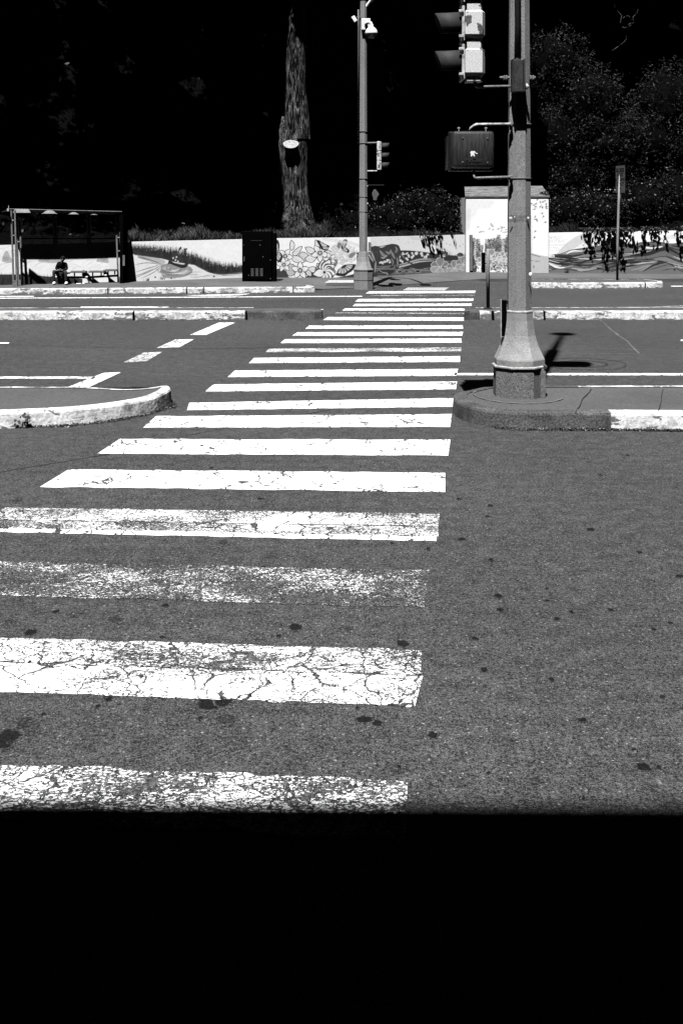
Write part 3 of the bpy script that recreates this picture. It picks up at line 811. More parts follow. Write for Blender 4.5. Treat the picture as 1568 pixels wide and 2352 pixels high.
for u, v in ((645,592),(838,588),(720,590)): cv.ell(*Z4(u,v), 8, 4, .3); cv.ell(*Z4(u,v), 5, 2.4, .02)
for i in range(60):
    u = rr.uniform(380, 1000); v = rr.uniform(545, 640)
    cv.stroke(curve(ZL(Z4, [(u,v),(u+25,v+rr.uniform(-8,8)),(u+60,v+rr.uniform(-10,10))]), 3), .9, rr.choice([.02,.02,.3,.45]), .8)
def blossom(x, y, s):
    for i in range(3):
        a = rr.random()*6; cv.ell(x+math.cos(a)*s*.5, y+math.sin(a)*s*.5, s*.75, s*.62, .35, a); cv.ell(x+math.cos(a)*s*.5, y+math.sin(a)*s*.5, s*.65, s*.5, .86, a)
for u, v, s in ((685,405,3.2),(722,405,3.2),(660,470,3.6),(720,465,4),(740,430,3.6),(785,400,3.2),(785,435,4.4),(830,410,5.4),(880,412,4.6),(905,440,2.6),(930,438,3.6),(950,415,4),(650,440,3.4),(490,480,4),(525,480,4),(450,492,3.6),(672,490,3),(470,500,3),(545,490,3),(560,470,3),(1480,480,3)):
    blossom(*Z4(u,v), s)
CB = [[(345,350),(380,328),(420,330),(460,340),(500,325),(560,308),(610,308),(640,330),(655,370),(650,420),(600,455),(540,440),(500,455),(440,478),(390,500),(350,480),(330,430)],
 [(345,400),(430,400),(432,480),(405,540),(402,620),(398,640),(372,640),(380,590),(368,520)],[(330,420),(380,430),(392,500),(380,512),(340,470),(318,440)],
 [(540,410),(600,430),(592,480),(590,530),(575,556),(535,556),(560,525),(556,490)],[(590,380),(655,380),(645,450),(642,520),(636,562),(600,562),(612,510),(596,450)],[(330,330),(370,335),(380,400),(345,430),(318,400)]]
for q_ in CB: cv.poly(curve(ZL(Z4, q_+[q_[0]]), 4), .05)
cv.stroke(curve(ZL(Z4, [(645,350),(668,420),(720,480),(790,515),(815,505)]), 5), 3.2, .05, 1, False)
for pts, w_, g in (([(440,370),(480,420),(520,430)],7,.34),([(500,380),(540,400),(560,360)],6,.30),([(600,330),(620,360),(600,400)],4,.32),([(560,380),(580,420),(600,460)],5,.34),([(350,380),(370,430),(390,480)],4,.5),([(400,480),(395,540),(390,600)],4,.4),
    ([(330,410),(350,450),(375,490)],3,.6),([(620,440),(628,500),(622,545)],3,.36),([(560,450),(580,490),(572,530)],2.6,.36),([(450,440),(480,450),(520,420)],3,.5),([(655,400),(690,440),(740,485)],1.6,.4)):
    cv.stroke(curve(ZL(Z4, pts), 5), w_, g, .8)
for i in range(110):
    u = rr.uniform(345, 640); v = rr.uniform(335, 430)
    cv.stroke(ZL(Z4, [(u,v),(u+rr.uniform(-8,8),v+rr.uniform(12,28))]), .7, rr.choice([.02,.03,.4,.3]), .7)
cv.stroke(curve(ZL(Z4, [(345,345),(375,325),(430,330),(500,320),(570,306),(630,318),(652,360),(655,400)]), 6), 1.8, .02, 1)
cv.poly(ZL(Z4, [(335,330),(338,295),(352,290),(358,310),(350,335)]), .55); cv.stroke(ZL(Z4, [(340,330),(345,300)]), .8, .05)
# bears and grass on the ridge
for u, v in ((1085,405),(1120,410),(1280,425)): cv.ell(*Z4(u,v), 8, 7, .08); cv.ell(*Z4(u-10,v+22), 2.8, 1.8, .75); cv.ell(*Z4(u-10,v+8), 4.5, 2, .3)
for i in range(70):
    u = rr.uniform(1160, 1360); cv.stroke(ZL(Z4, [(u,430),(u+rr.uniform(-5,5),rr.uniform(398,420))]), .7, .04, 1, 'end')
# poppies
def poppy(u, v, s, Z=Z4, c=None):
    cx_, cy_ = Z(u, v)
    for a, l_, g in ((-2.6,1,.24),(-.5,1,.24),(-1.57,1.25,.28),(.45,1.05,.34),(2.7,1.05,.42),(1.57,.85,.45)):
        pts = [(cx_+s*(l_*math.cos(a)*t_+.42*math.sin(a)*w_), cy_+s*.8*(l_*math.sin(a)*t_-.42*math.cos(a)*w_)) for t_, w_ in ((0,0),(.5,1),(1,.8),(1.08,0),(1,-.8),(.5,-1))]
        c_ = curve(pts+[pts[0]], 4); cv_.poly(c_, g); cv_.stroke(c_, 1.1, .8, .9, False); cv_.stroke([pts[0],pts[3]], 1.0, .10, .8)
cv_ = cv
poppy(1070,545,20); poppy(1220,560,17); poppy(1320,520,18); poppy(1375,490,12)
cv.ell(*Z4(1103,545), 1.8, 1.8, .01)
for u, v in ((560,250),(640,255),(655,292),(700,300),(740,288),(795,285),(848,290),(882,300),(918,318),(1030,300),(1075,275),(1102,268),(1138,302),(1178,312),(1225,322),(1235,350),(1278,326),(1312,305),(1338,322),(1362,312),(1355,335),(470,283),(380,275)):
    bird(cv, *Z4(u,v), 2.6 if u > 1000 else 1.8, rr.uniform(-.5,.5), .06 if u > 1000 else .3)
CVL = cv
# ---- block artwork
cv = Canvas(1066, 1262, 448, 632); cv_ = cv
for pts, g in (([(250,240),(340,245),(420,250),(400,290),(330,300),(300,340),(250,380)],.72),([(250,300),(280,300),(270,420),(250,430)],.66)):
    cv.poly(curve(ZL(Z5, pts), 4), g, .6)
cv.stroke(ZL(Z5, [(641,335),(643,565)]), .9, .45, 1, False); cv.stroke(ZL(Z5, [(648,335),(650,565)]), .7, .5, 1, False)
for u, v in ((400,390),(412,405),(320,410),(338,438),(352,436),(330,440),(390,420),(412,425),(445,420),(463,408),(480,410),(462,432),(490,425),(478,440),(492,440),(405,400),(468,415)):
    bird(cv, *Z5(u,v), 4.2, rr.uniform(-.7,.7), .06)
for u, v in ((645,267),(662,275),(683,242),(672,285),(664,300),(700,258),(715,255),(742,235),(728,250),(712,290),(735,270),(738,295),(710,325),(718,345),(668,347),(672,362),(680,370),(730,380),(668,435),(664,472),(672,268),(736,285),(700,285)):
    bird(cv, *Z5(u,v), 5.2, rr.uniform(-1.2,1.2), .03)
# leafy stems
for i in range(34):
    u = rr.uniform(285, 515); top = rr.uniform(450, 520); b_ = 640; lean = rr.uniform(-16, 16)
    st = [(u+lean*(1-t)*.0+lean*t, b_+(top-b_)*t) for t in (0,.25,.5,.75,1)]
    cv.stroke(ZL(Z5, st), .9, .08, 1, False)
    for j in range(12):
        t = .15+.85*j/12; x = u+lean*t; y = b_+(top-b_)*t
        for sd2 in (-1, 1):
            cx_, cy_ = Z5(x+sd2*6, y-6); cv.ell(cx_, cy_, 3.0, 1.15, rr.choice([.05,.09,.16,.3]), sd2*-.85)
for u, v, s in ((405,585,15),(440,600,13),(330,625,11),(480,640,13),(430,650,13),(395,640,12),(470,590,11),(500,600,12)): poppy(u, v, s, Z5)
cv.poly(ZL(Z5, [(280,600),(300,600),(315,660),(310,700),(270,700),(270,640)]), .06)
for i in range(60):
    u = rr.uniform(270, 520); v = rr.uniform(640, 685); cv.ell(*Z5(u,v), 2.2, 1.2, rr.choice([.04,.05,.3]), rr.random()*3)
cv.poly(curve(ZL(Z5, [(640,565),(700,580),(760,600),(760,700),(640,700)]), 3), .5)
cv.stroke(ZL(Z5, [(640,572),(700,590)]), 5, .03); cv.stroke(ZL(Z5, [(640,612),(700,618)]), 3.5, .03)
cv.ell(*Z5(662,650), 2, 3, .03); cv.ell(*Z5(664,651), 1.3, 2, .5)
CVB = cv
# ---- right wall artwork
cv = Canvas(1200, 1900, 518, 645); cv_ = cv
cv.poly(curve(ZL(Z6, [(400,360),(480,270),(580,200),(680,160),(800,160),(700,220),(600,290),(520,330),(440,365)]), 6), .50, .75)
cv.poly(curve(ZL(Z6, [(700,215),(830,165),(1040,160),(900,190),(780,250),(700,300),(560,330)]), 6), .72, .7)
cv.poly(curve(ZL(Z6, [(1290,240),(1500,170),(1800,150),(2200,150),(2200,200),(1700,200)]), 6), .62, .7)
for j, row in enumerate((200,211,222,234,244,255,272,283,301,313,325)):
    u = 310+(30 if j in (1,) else 0)
    end = 480-(20 if j in (0,1,7,8) else 0)-(55 if j > 7 else 0)
    while u < end:
        l_ = rr.uniform(8, 24); cv.stroke(ZL(Z6, [(u,row),(u+l_,row+rr.uniform(-2,2))]), 1.1, .25 if j < 2 else .45, .9, False); u += l_+rr.uniform(4,9)
LAY = [[(100,350),(160,352),(260,370),(430,360),(540,322),(700,300),(880,270),(940,275),(1040,265),(1110,280),(1180,252),(1350,250),(1440,265),(1568,255),(1800,240),(2200,250),(2900,260)],
 [(100,376),(160,376),(260,372),(400,370),(560,385),(700,350),(900,340),(1100,345),(1250,330),(1400,290),(1568,330),(1800,300),(2200,290),(2900,310)],
 [(100,400),(160,400),(300,400),(450,430),(600,410),(800,420),(950,405),(1100,385),(1250,372),(1400,330),(1568,400),(1800,360),(2200,350),(2900,350)],
 [(100,425),(160,425),(260,405),(400,450),(520,460),(700,440),(900,425),(1100,412),(1250,405),(1400,385),(1568,440),(1800,420),(2200,400),(2900,410)],
 [(100,436),(160,440),(270,440),(400,492),(550,462),(700,490),(850,470),(1000,445),(1200,430),(1350,425),(1568,480),(1800,470),(2200,450),(2900,450)],
 [(100,530),(260,530),(400,497),(520,505),(650,520),(800,500),(950,520),(1100,470),(1300,440),(1430,445),(1568,520),(1800,500),(2200,500),(2900,500)]]
gr = [.12,.20,.13,.19,.12,.15]
for j, L_ in enumerate(LAY):
    c_ = curve(ZL(Z6, L_), 6); cv.poly(c_+[(2400,660),(1150,660)], gr[j])
    if j < 5:
        nx = [(u, interp(u, LAY[j+1])) for u in [q[0] for q in L_]]
        for i in range(42):
            u = rr.uniform(120, 2850); ln = rr.uniform(70, 330); t = rr.random(); t2 = min(1, max(0, t+rr.uniform(-.3,.3)))
            pts = []
            for q in range(7):
                uu = u+ln*q/6; ya, yb = interp(uu, L_), interp(uu, LAY[j+1]); tt = t+(t2-t)*q/6
                pts.append(Z6(uu, ya+(yb-ya)*tt))
            cv.stroke(curve(pts, 3), rr.uniform(1.5, 5.2), rr.choice([.01,.01,.01,.02,.02,.34,.50,.10]), .95)
    cv.stroke(c_, 1.6, .03, .95, False)
for i in range(34):
    u = rr.uniform(600, 2800); v = rr.uniform(460, 530); ln = rr.uniform(80, 260)
    cv.stroke(curve(ZL(Z6, [(u,v),(u+ln*.3,v-12),(u+ln*.7,v-38),(u+ln,v-44)]), 4), rr.uniform(1,4), rr.choice([.02,.03,.05,.12,.4,.3]), .85)
for pts, w_ in (([(260,375),(420,385),(600,410),(500,420)],5),([(780,450),(900,420),(1000,430)],6),([(1130,380),(1270,350),(1420,310),(1568,390)],8),([(1040,275),(1110,300),(1180,285)],5),([(820,530),(900,480),(1060,440),(1180,425)],4),([(1200,520),(1300,460),(1400,440)],4),([(430,400),(600,440),(760,400),(940,395)],4)):
    cv.stroke(curve(ZL(Z6, pts), 6), w_, .02, 1)
for pts, w_ in (([(265,375),(320,368),(380,378),(300,390)],5),([(1180,290),(1280,305),(1380,290)],4),([(300,425),(400,480),(480,485)],4),([(490,360),(560,330),(640,335)],3)):
    cv.stroke(curve(ZL(Z6, pts), 6), w_, .8, 1)
for u, v in ((783,494),(1488,503)): cv.ell(*Z6(u,v), 2.5, 2.3, .01)
cv.poly(ZL(Z6, [(240,445),(262,440),(262,540),(240,540)]), .5)
CVR = cv

def mural_mesh(cv, xa, xb, top, name, parent, step=0.75, off=0.006, dfun=dwall, bot=None):
    """grid over the wall face between its base and top; paint value sampled per vertex"""
    xs = np.arange(xa, xb+1e-6, step); ny = 130
    loc = parent.location
    verts = np.zeros((len(xs), ny, 3)); vals = np.zeros((len(xs), ny))
    for i, x in enumerate(xs):
        d = dfun(x)-off; yt = top(x); yb = interp(x, BY) if bot is None else bot
        ys = yt+(yb-yt)*np.linspace(0, 1, ny)
        verts[i,:,0] = (x-CX)*d/F - loc[0]; verts[i,:,1] = d - loc[1]
        verts[i,:,2] = H-(ys-HY)*d/F - loc[2] - (0.002 if bot is None else 0)
        px = np.clip(((x-cv.x0)*cv.ss).astype(int), 1, cv.w-2); py = np.clip(((ys-cv.y0)*cv.ss).astype(int), 1, cv.h-2)
        vals[i] = (cv.a[py,px]+cv.a[py-1,px]+cv.a[py+1,px]+cv.a[py,px-1]+cv.a[py,px+1])/5
    n1 = len(xs); idx = np.arange(n1*ny).reshape(n1, ny)
    f = np.stack([idx[:-1,:-1], idx[:-1,1:], idx[1:,1:], idx[1:,:-1]], -1).reshape(-1, 4)
    return np_mesh(name, verts.reshape(-1,3), f, m_mural, parent, vals.ravel(), 'paint')

def wall(xa, xb, topt, thick, label, step=20):
    base = P(xa, interp(xa, BY), dwall(xa))
    t = thing('mural_wall', label, 'wall', base)
    bm = bmesh.new(); rows = []
    xs = list(np.arange(xa, xb, step))+[xb]
    for x in xs:
        d = dwall(x); a = P(x, interp(x, BY)+6, d); b_ = P(x, interp(x, topt), d)
        rows.append([bm.verts.new(a), bm.verts.new(b_), bm.verts.new(b_+Vector((0,thick,0.0))), bm.verts.new(a+Vector((0,thick,0)))])
    for a, c in zip(rows, rows[1:]):
        for j in range(4): bm.faces.new((a[j], a[(j+1)%4], c[(j+1)%4], c[j]))
    bm.faces.new(rows[0]); bm.faces.new(rows[-1][::-1])
    put(bm, 'wall_body', m_wallcap, t)
    return t
wl = wall(-400, 1079, TYL, 0.22, 'long low white wall painted with reeds, butterflies, flowers and a walking cougar', 20)
mural_mesh(CVL, -400, 1078.5, lambda x: interp(x, TYL)+0.15, 'mural', wl)
wr = wall(1206, 1900, TYR, 0.22, 'low wall on the right painted with rolling dark hills and a panel of small writing', 20)
mural_mesh(CVR, 1206, 1900, lambda x: interp(x, TYR)+0.15, 'mural', wr)
# painted block with sloping roof
DB = 36.1
shed = thing('painted_block', 'tall white painted block with flying birds and leafy stems on its front', 'utility block', P(1160, 622, DB))
x0, x1 = P(1069.5,0,DB).x, P(1259,0,DB).x; zt = P(0,453.4,DB).z; zb = 0.1
bm = bmesh.new(); box(bm, ((x0+x1)/2, DB+0.9, (zt+zb)/2), (x1-x0, 1.8, zt-zb))
put(bm, 'block_body', m_wallcap, shed)
mural_mesh(CVB, 1069.7, 1258.8, lambda x: 453.7, 'mural', shed, dfun=lambda x: DB, bot=630)
bm = bmesh.new()
zr = P(0,430,DB+1.5).z
q = [Vector((x0-0.03,DB-0.03,zt)), Vector((x1+0.03,DB-0.03,zt)), Vector((x1+0.06,DB+1.5,zr)), Vector((x0+0.12,DB+1.5,zr-0.03))]
lo = [bm.verts.new(p_) for p_ in q]; hi = [bm.verts.new(p_+Vector((0,0,0.05))) for p_ in q]
bm.faces.new(lo[::-1]); bm.faces.new(hi)
for i in range(4): bm.faces.new((lo[i], lo[(i+1)%4], hi[(i+1)%4], hi[i]))
put(bm, 'roof', m_roofshed, shed)
bm = bmesh.new(); box(bm, (P(1081,0,36.0).x, 36.02, 0.82), (0.11, 0.05, 1.2), bevel=0.01)
put(bm, 'downpipe', m_steel, shed)
# pale low structure half hidden by the hedge
ob = thing('low_outbuilding', 'low pale box roof showing above the hedge beside the sign', 'outbuilding', P(1358,470,39.5))
bm = bmesh.new(); a = P(1297,438,39.5); c = P(1425,440,39.5)
box(bm, ((a.x+c.x)/2, 40.3, 1.9), (c.x-a.x, 1.6, 2*(a.z-1.9)), bevel=0.02); put(bm, 'box_body', m_conc, ob)
bm = bmesh.new(); box(bm, ((a.x+c.x)/2+0.22, 39.47, 2.35), (c.x-a.x-0.5, 0.05, 0.95)); put(bm, 'panel', m_steel, ob)
bm = bmesh.new(); box(bm, ((a.x+c.x)/2, 40.25, a.z+0.03), (c.x-a.x+0.08, 1.75, 0.05), bevel=0.01); put(bm, 'roof', m_wallcap, ob)

# ------------------------------------------------------------------ near signal pole
DP = 12.05; PX = (1191.5-CX)*DP/F; GZ = 0.165
def pz(y, d=DP): return H-(y-HY)*d/F
def pr_(w_, d=DP): return w_*d/F/2
pole = thing('signal_pole', 'thick octagonal concrete signal pole standing on the near traffic island', 'signal pole', (PX, DP, GZ))
bm = bmesh.new(); lathe(bm, (PX,DP,0), [(pr_(113),GZ-0.01),(pr_(112),pz(848)),(pr_(114),pz(842))]); put(bm, 'base', m_polebase, pole)
bm = bmesh.new(); lathe(bm, (PX,DP,0), [(pr_(114.5),pz(842.5)),(pr_(119),pz(840)),(pr_(119),pz(837.5)),(pr_(110),pz(835.5))]); put(bm, 'base_ledge', m_ring, pole)
prof = [(pr_(109),pz(836.5)),(pr_(109),pz(823)),(pr_(107),pz(820)),(pr_(96),pz(808)),(pr_(85),pz(795)),(pr_(76),pz(782)),(pr_(69),pz(768)),(pr_(64.5),pz(752)),(pr_(61),pz(735)),(pr_(59),pz(717))]
bm = bmesh.new(); lathe(bm, (PX,DP,0), prof); put(bm, 'flared_collar', m_flarelit, pole)
bm = bmesh.new(); lathe(bm, (PX,DP,0), [(pr_(58),pz(717.5)),(pr_(60),pz(716)),(pr_(60),pz(713.5)),(pr_(54),pz(711.5))]); put(bm, 'collar_ring', m_ring, pole)
bm = bmesh.new(); lathe(bm, (PX,DP,0), [(pr_(52.5),pz(713)),(pr_(48),pz(300)),(pr_(43.5),pz(0)),(pr_(43),7.0),(pr_(41),12.0)]); put(bm, 'shaft', m_pole, pole)
bm = bmesh.new(); lathe(bm, (PX,DP,0), [(pr_(50.6),pz(508)),(pr_(50.4),pz(494.5))]); put(bm, 'dark_tape', m_steel, pole)
bm = bmesh.new()
box(bm, P(1172,500,DP-pr_(52)-.004), (0.03,0.004,0.02)); box(bm, P(1181,498,DP-pr_(52)-.004), (0.012,0.004,0.012)); box(bm, P(1212,500,DP-pr_(50)), (0.02,0.02,0.02))
put_each(bm, 'sticker_scrap', m_white, pole)
bm = bmesh.new(); lathe(bm, (PX,DP,0), [(0.065,12.0),(0.05,17.2)], 10); put(bm, 'mast', m_steel, pole)
bm = bmesh.new(); lathe(bm, (PX,DP,17.2), [(0.04,0),(0.23,0.02),(0.23,0.16),(0.05,0.24)], 16); put(bm, 'lamp_disc', m_dsteel, pole)
bm = bmesh.new(); tube(bm, [(PX,DP,8.6),(PX+0.3,DP,8.7),(PX+0.6,DP-0.02,8.65)], 0.06); box(bm, (PX+0.36,DP,8.35),(0.6,0.34,0.9),bevel=0.14); put(bm, 'side_lamp', m_dsteel, pole)  # unseen arm and box, added for the shadow beside the pole
# access door on the base's right
bm = bmesh.new(); box(bm, P(1245.5,880,DP-0.16), (0.058,0.06,(912-846)*DP/F), bevel=0.006); dr = put(bm, 'access_door', m_steel, pole)
bm = bmesh.new(); box(bm, P(1250,843,DP-0.16), (0.03,0.08,0.04), bevel=0.006); put(bm, 'hinge', m_dsteel, pole)
# bands
def band(y, parent, x=PX, d=DP, wpx=50, r=0.006):
    bm = bmesh.new(); R0 = pr_(wpx, d)*1.09
    n = 8; pts = [(x+R0*math.cos(2*math.pi*i/n+math.pi/8), d+R0*math.sin(2*math.pi*i/n+math.pi/8), pz(y, d)) for i in range(n+1)]
    tube(bm, pts, r, 6, False); return put(bm, 'band', m_steel, parent, True)
band(286, pole); band(410, pole)
bm = bmesh.new()
tube(bm, [P(1147,178.5,DP-.08), P(1169,178.5,DP-.1)], 0.016, 8); tube(bm, [P(1215,178.5,DP-.1), P(1228,178.5,DP-.08)], 0.016, 8)
for x_ in (1157, 1162, 1217, 1223): box(bm, P(x_,178.5,DP-.09), (0.02,0.06,0.05), bevel=0.008)
put_each(bm, 'cross_bolt', m_steel, pole)
bm = bmesh.new(); tube(bm, [P(1186.5,136,DP-.2), P(1188,60,DP-.2), P(1187,-60,DP-.2), P(1187,-240,DP-.2)], 0.031, 14); lathe(bm, P(1187,137,DP-.2), [(0.042,-0.012),(0.042,0.012)], 14); cnd = put(bm, 'conduit', m_blackplastic, pole, True)
bm = bmesh.new()
cb_ = P(1188,174,DP-.2); hh = (209-139)*DP/F
box(bm, cb_, (0.105,0.13,hh), bevel=0.006); br_ = put(bm, 'bracket_box', m_dsteel, pole)
bm = bmesh.new(); box(bm, cb_+Vector((-0.062,-0.01,0)), (0.014,0.15,hh+.01), bevel=0.003); box(bm, cb_+Vector((0.062,-0.01,0)), (0.014,0.15,hh+.01), bevel=0.003); box(bm, cb_+Vector((0,-.02,-hh/2-.002)), (0.13,0.15,0.012)); put_each(bm, 'flange', m_dsteel, br_)
bm = bmesh.new(); tube(bm, [P(1197,198.5,DP-.2), P(1213,198.5,DP-.2)], 0.018, 8); tube(bm, [P(1207,198.5,DP-.2), P(1210,198.5,DP-.2)], 0.032, 12); put(bm, 'hex_nut', m_lsteel, br_)

# ------------------------------------------------------------------ near traffic light
def signal_near():
    d = DP-0.02
    t = thing('traffic_light', 'large pale traffic light with peeling paint hung left of the near pole', 'traffic light', P(1085,189,d))
    u = d/F
    for i in range(3):
        yo = -87*i
        hs = bmesh.new()
        # plan outline: front toward -X, chamfered rear
        def plan(xl, xr, ch, hw): 
            a = (xl-CX)*u; b_ = (xr-CX)*u; c = ch*u
            return [(a,d-hw),(b_-c,d-hw),(b_,d-hw+c*2.2),(b_,d+hw-c*2.2),(b_-c,d+hw),(a,d+hw)]
        prism(hs, plan(1064,1111,8,.155), 'z', pz(170+yo,d), pz(119+yo,d))
        prism(hs, plan(1069,1106,6,.13), 'z', pz(119+yo,d), pz(103+yo,d))
        prism(hs, plan(1069,1105,6,.12), 'z', pz(188.5+yo,d) if i == 0 else pz(190+yo,d), pz(178+yo,d))
        # sloping shoulders
        def loft(p1, z1, p2, z2):
            A = [hs.verts.new((x,y,z1)) for x,y in p1]; B_ = [hs.verts.new((x,y,z2)) for x,y in p2]
            for j in range(6): hs.faces.new((A[j],A[(j+1)%6],B_[(j+1)%6],B_[j]))
        loft(plan(1064,1111,8,.155), pz(119+yo,d), plan(1068,1107,6,.135), pz(115+yo,d))
        loft(plan(1069,1105,6,.12), pz(178+yo,d), plan(1064,1111,8,.155), pz(170+yo,d))
        hh_ = put(hs, 'signal_section', m_signal, t)
        bm = bmesh.new(); cz = pz(146+yo,d)
        box(bm, ((1060-CX)*u, d, pz(146+yo,d)), (6.5*u, .33, 80*u), bevel=0.008); put(bm, 'door', m_lsteel, hh_)
        bm = bmesh.new()
        for yy in (112, 170):
            box(bm, P(1058.5,yy+yo,d-.17), (0.05,0.03,0.03), bevel=0.005); tube(bm, [P(1054,yy+yo,d-.175),P(1064,yy+yo,d-.175)], .006, 6)
        put_each(bm, 'latch', m_lsteel, hh_)
        # visor: open tube angled slightly down, cut away below
        bm = bmesh.new(); Rv = .15; n = 24; prev = None
        for j in range(n+1):
            a = -0.35+ (math.pi+0.7)*j/n
            ring = []
            for s_, ln in ((0,0),(1,1)):
                xx = (1057-CX)*u - ln*(0.285+0.0*math.sin(a)) + (0.05*(1-math.sin(a)) if ln else 0)
                zz = cz + Rv*math.sin(a)*(1.0) - ln*0.015 ; yy = d + Rv*math.cos(a)
                ring.append(bm.verts.new((xx, yy, zz)))
            if prev: bm.faces.new((prev[0], ring[0], ring[1], prev[1]))
            prev = ring
        vo = put(bm, 'visor', m_visor, t, True)
        so_ = vo.modifiers.new('thick', 'SOLIDIFY'); so_.thickness = 0.005
        bm = bmesh.new(); tube(bm, [((1057-CX)*u-.012, d, cz), ((1057-CX)*u+.004, d, cz)], .14, 24); put(bm, 'lens', m_glassd, t)
    bm = bmesh.new(); tube(bm, [P(1094,200,d-.05), P(1099,199.5,d-.05), P(1103,199.5,d-.05), P(1176,198,d-.12)], [.008,.018,.015,.015], 12); put(bm, 'mounting_arm', m_steel, t, True)
    bm = bmesh.new(); tube(bm, [P(1090,189,d), P(1093,198,d-.03), P(1100,200,d-.05)], .018, 10); put(bm, 'elbow', m_dsteel, t, True)
    return t
signal_near()

# ------------------------------------------------------------------ near pedestrian signal (seen from the back)
def ped_near():
    d = DP-0.05; u = d/F
    t = thing('pedestrian_signal', 'back of dark rounded pedestrian signal on pipe arms left of the near pole', 'pedestrian signal', P(1086,398,d))
    bm = bmesh.new(); c = P(1084,344,d)
    vs = box(bm, c+Vector((0,0.02,0)), (96*u, .22, 84*u), bevel=0.035)
    hs = put(bm, 'housing', m_pedbox, t, True)
    bm = bmesh.new(); box(bm, c+Vector((0,.17,-.01)), (104*u, .1, 92*u), bevel=0.012); put(bm, 'door_frame', m_blackplastic, t)
    bm = bmesh.new(); box(bm, c+Vector((0,.34,.17)), (100*u, .28, .01)); box(bm, c+Vector((-.25,.34,-.02)), (.008,.28,.38)); box(bm, c+Vector((.25,.34,-.02)), (.008,.28,.38)); put(bm, 'visor', m_visor, t)
    bm = bmesh.new()
    for x_, y_ in ((1062,316),(1119,317),(1062,372),(1119,373)): tube(bm, [P(x_,y_,d-.1), P(x_,y_,d-.085)], .008, 8)
    put_each(bm, 'screw', m_steel, hs)
    bm = bmesh.new()
    for x_ in (1053, 1115): box(bm, P(x_,297,d), (.006,.006,.05)); box(bm, P(x_,294,d), (.03,.01,.008))
    put_each(bm, 'wing_nut', m_lsteel, t)
    me = text_mesh('McCain', 0.06, 0.003); me.materials.append(m_dsteel)
    o = bpy.data.objects.new('lettering', me); COL.objects.link(o); o.parent = hs
    o.location = P(1087,367.5,d-.0945)-t.location; o.rotation_euler = (R(90),0,0)
    # small white paper cut-out stuck on the back
    bm = bmesh.new()
    for pts in ([(1081,348),(1090,348),(1092,352),(1088,352),(1089,356),(1090,360),(1087,360),(1085,356),(1083,360),(1080,360),(1081,355),(1079,352)], [(1091,351),(1096,353),(1096,354.5),(1091,353.5)]):
        bm.faces.new([bm.verts.new(P(x_,y_-1,d-.0925)) for x_, y_ in pts])
    put_each(bm, 'sticker', m_white, hs)
    bm = bmesh.new(); tube(bm, [P(1077,303,d), P(1081,294,d-.02), P(1087,289.5,d-.04), P(1094,286.5,d-.05), P(1098,286,d-.05), P(1172,285,d-.1)], [.014,.015,.016,.019,.016,.016], 12); put(bm, 'upper_arm', m_lsteel, t, True)
    bm = bmesh.new(); tube(bm, [P(1088,394,d), P(1087,402,d-.03), P(1089,408,d-.05), P(1094,409,d-.05), P(1172,407,d-.1)], [.013,.013,.011,.015,.017], 12); put(bm, 'lower_arm', m_steel, t, True)
    bm = bmesh.new()
    for y_ in (285, 407): box(bm, P(1171,y_,DP-pr_(52)), (.05,.05,.045), bevel=.008); box(bm, P(1173,y_+9,DP-pr_(50)+.02), (.03,.04,.05), bevel=.005)
    put_each(bm, 'clamp', m_steel, t)
ped_near()
# push button plate on the pole's left
t = thing('crossing_button', 'tall black crossing button plate on left side of the near pole', 'push button', P(1155,775,DP))
bm = bmesh.new(); box(bm, P(1156,731,DP-.03), (.058,.05,.40), bevel=.006); pl = put(bm, 'plate', m_black, t)
bm = bmesh.new(); box(bm, P(1149.3,731.5,DP-.035), (.008,.058,.415)); box(bm, P(1157,773.5,DP-.058), (.05,.004,.004)); put(bm, 'frame', m_lsteel, pl)
bm = bmesh.new(); box(bm, P(1165,694,DP-.03), (.03,.03,.04), bevel=.006); box(bm, P(1165,760,DP-.03), (.03,.03,.03), bevel=.006); put_each(bm, 'bracket', m_blackplastic, t)
# curled white leaf of paper stuck to the pole's edge
bm = bmesh.new(); bm.faces.new([bm.verts.new(P(x_,y_,DP-.12-.01*i)) for i, (x_,y_) in enumerate(((1213,632),(1214,627),(1219,625),(1221,629),(1217,633)))])
o = put(bm, 'paper_scrap', m_white); tag(o, 'small white scrap stuck to right edge of the near pole', 'paper scrap'); s_ = o.modifiers.new('t','SOLIDIFY'); s_.thickness = .002

# ------------------------------------------------------------------ far signal pole
DF = 30.75; FX = (834-CX)*DF/F
fp = thing('signal_pole', 'slender octagonal signal pole in front of the mural wall beside the cougar', 'signal pole', (FX, DF, 0.1))
z = lambda y: pz(y, DF); r_ = lambda w_: pr_(w_, DF)
bm = bmesh.new(); lathe(bm, (FX,DF,0), [(r_(43),0.0),(r_(43),z(623)),(r_(45),z(620)),(r_(45),z(618)),(r_(39),z(617))]); put(bm, 'base', m_pole, fp)
bm = bmesh.new(); lathe(bm, (FX,DF,0), [(r_(43.6),z(642.3)),(r_(43.6),z(643.3))]); put(bm, 'dark_tape', m_dsteel, fp)
bm = bmesh.new(); lathe(bm, (FX,DF,0), [(r_(39),z(617.5)),(r_(34),z(610)),(r_(28),z(600)),(r_(24.5),z(590)),(r_(23),z(579)),(r_(22),z(578))]); put(bm, 'flared_collar', m_flarelit, fp)
bm = bmesh.new(); lathe(bm, (FX,DF,0), [(r_(18.5),z(579)),(r_(16.5),z(300)),(r_(15),z(100)),(r_(14.5),z(25)),(r_(13),z(3))]); put(bm, 'shaft', m_pole, fp)
for y_ in (302, 329, 452, 486): 
    b_ = band(y_, fp, FX, DF, 18, .008)
for y_ in (410,): band(y_, fp, FX, DF, 18, .012)
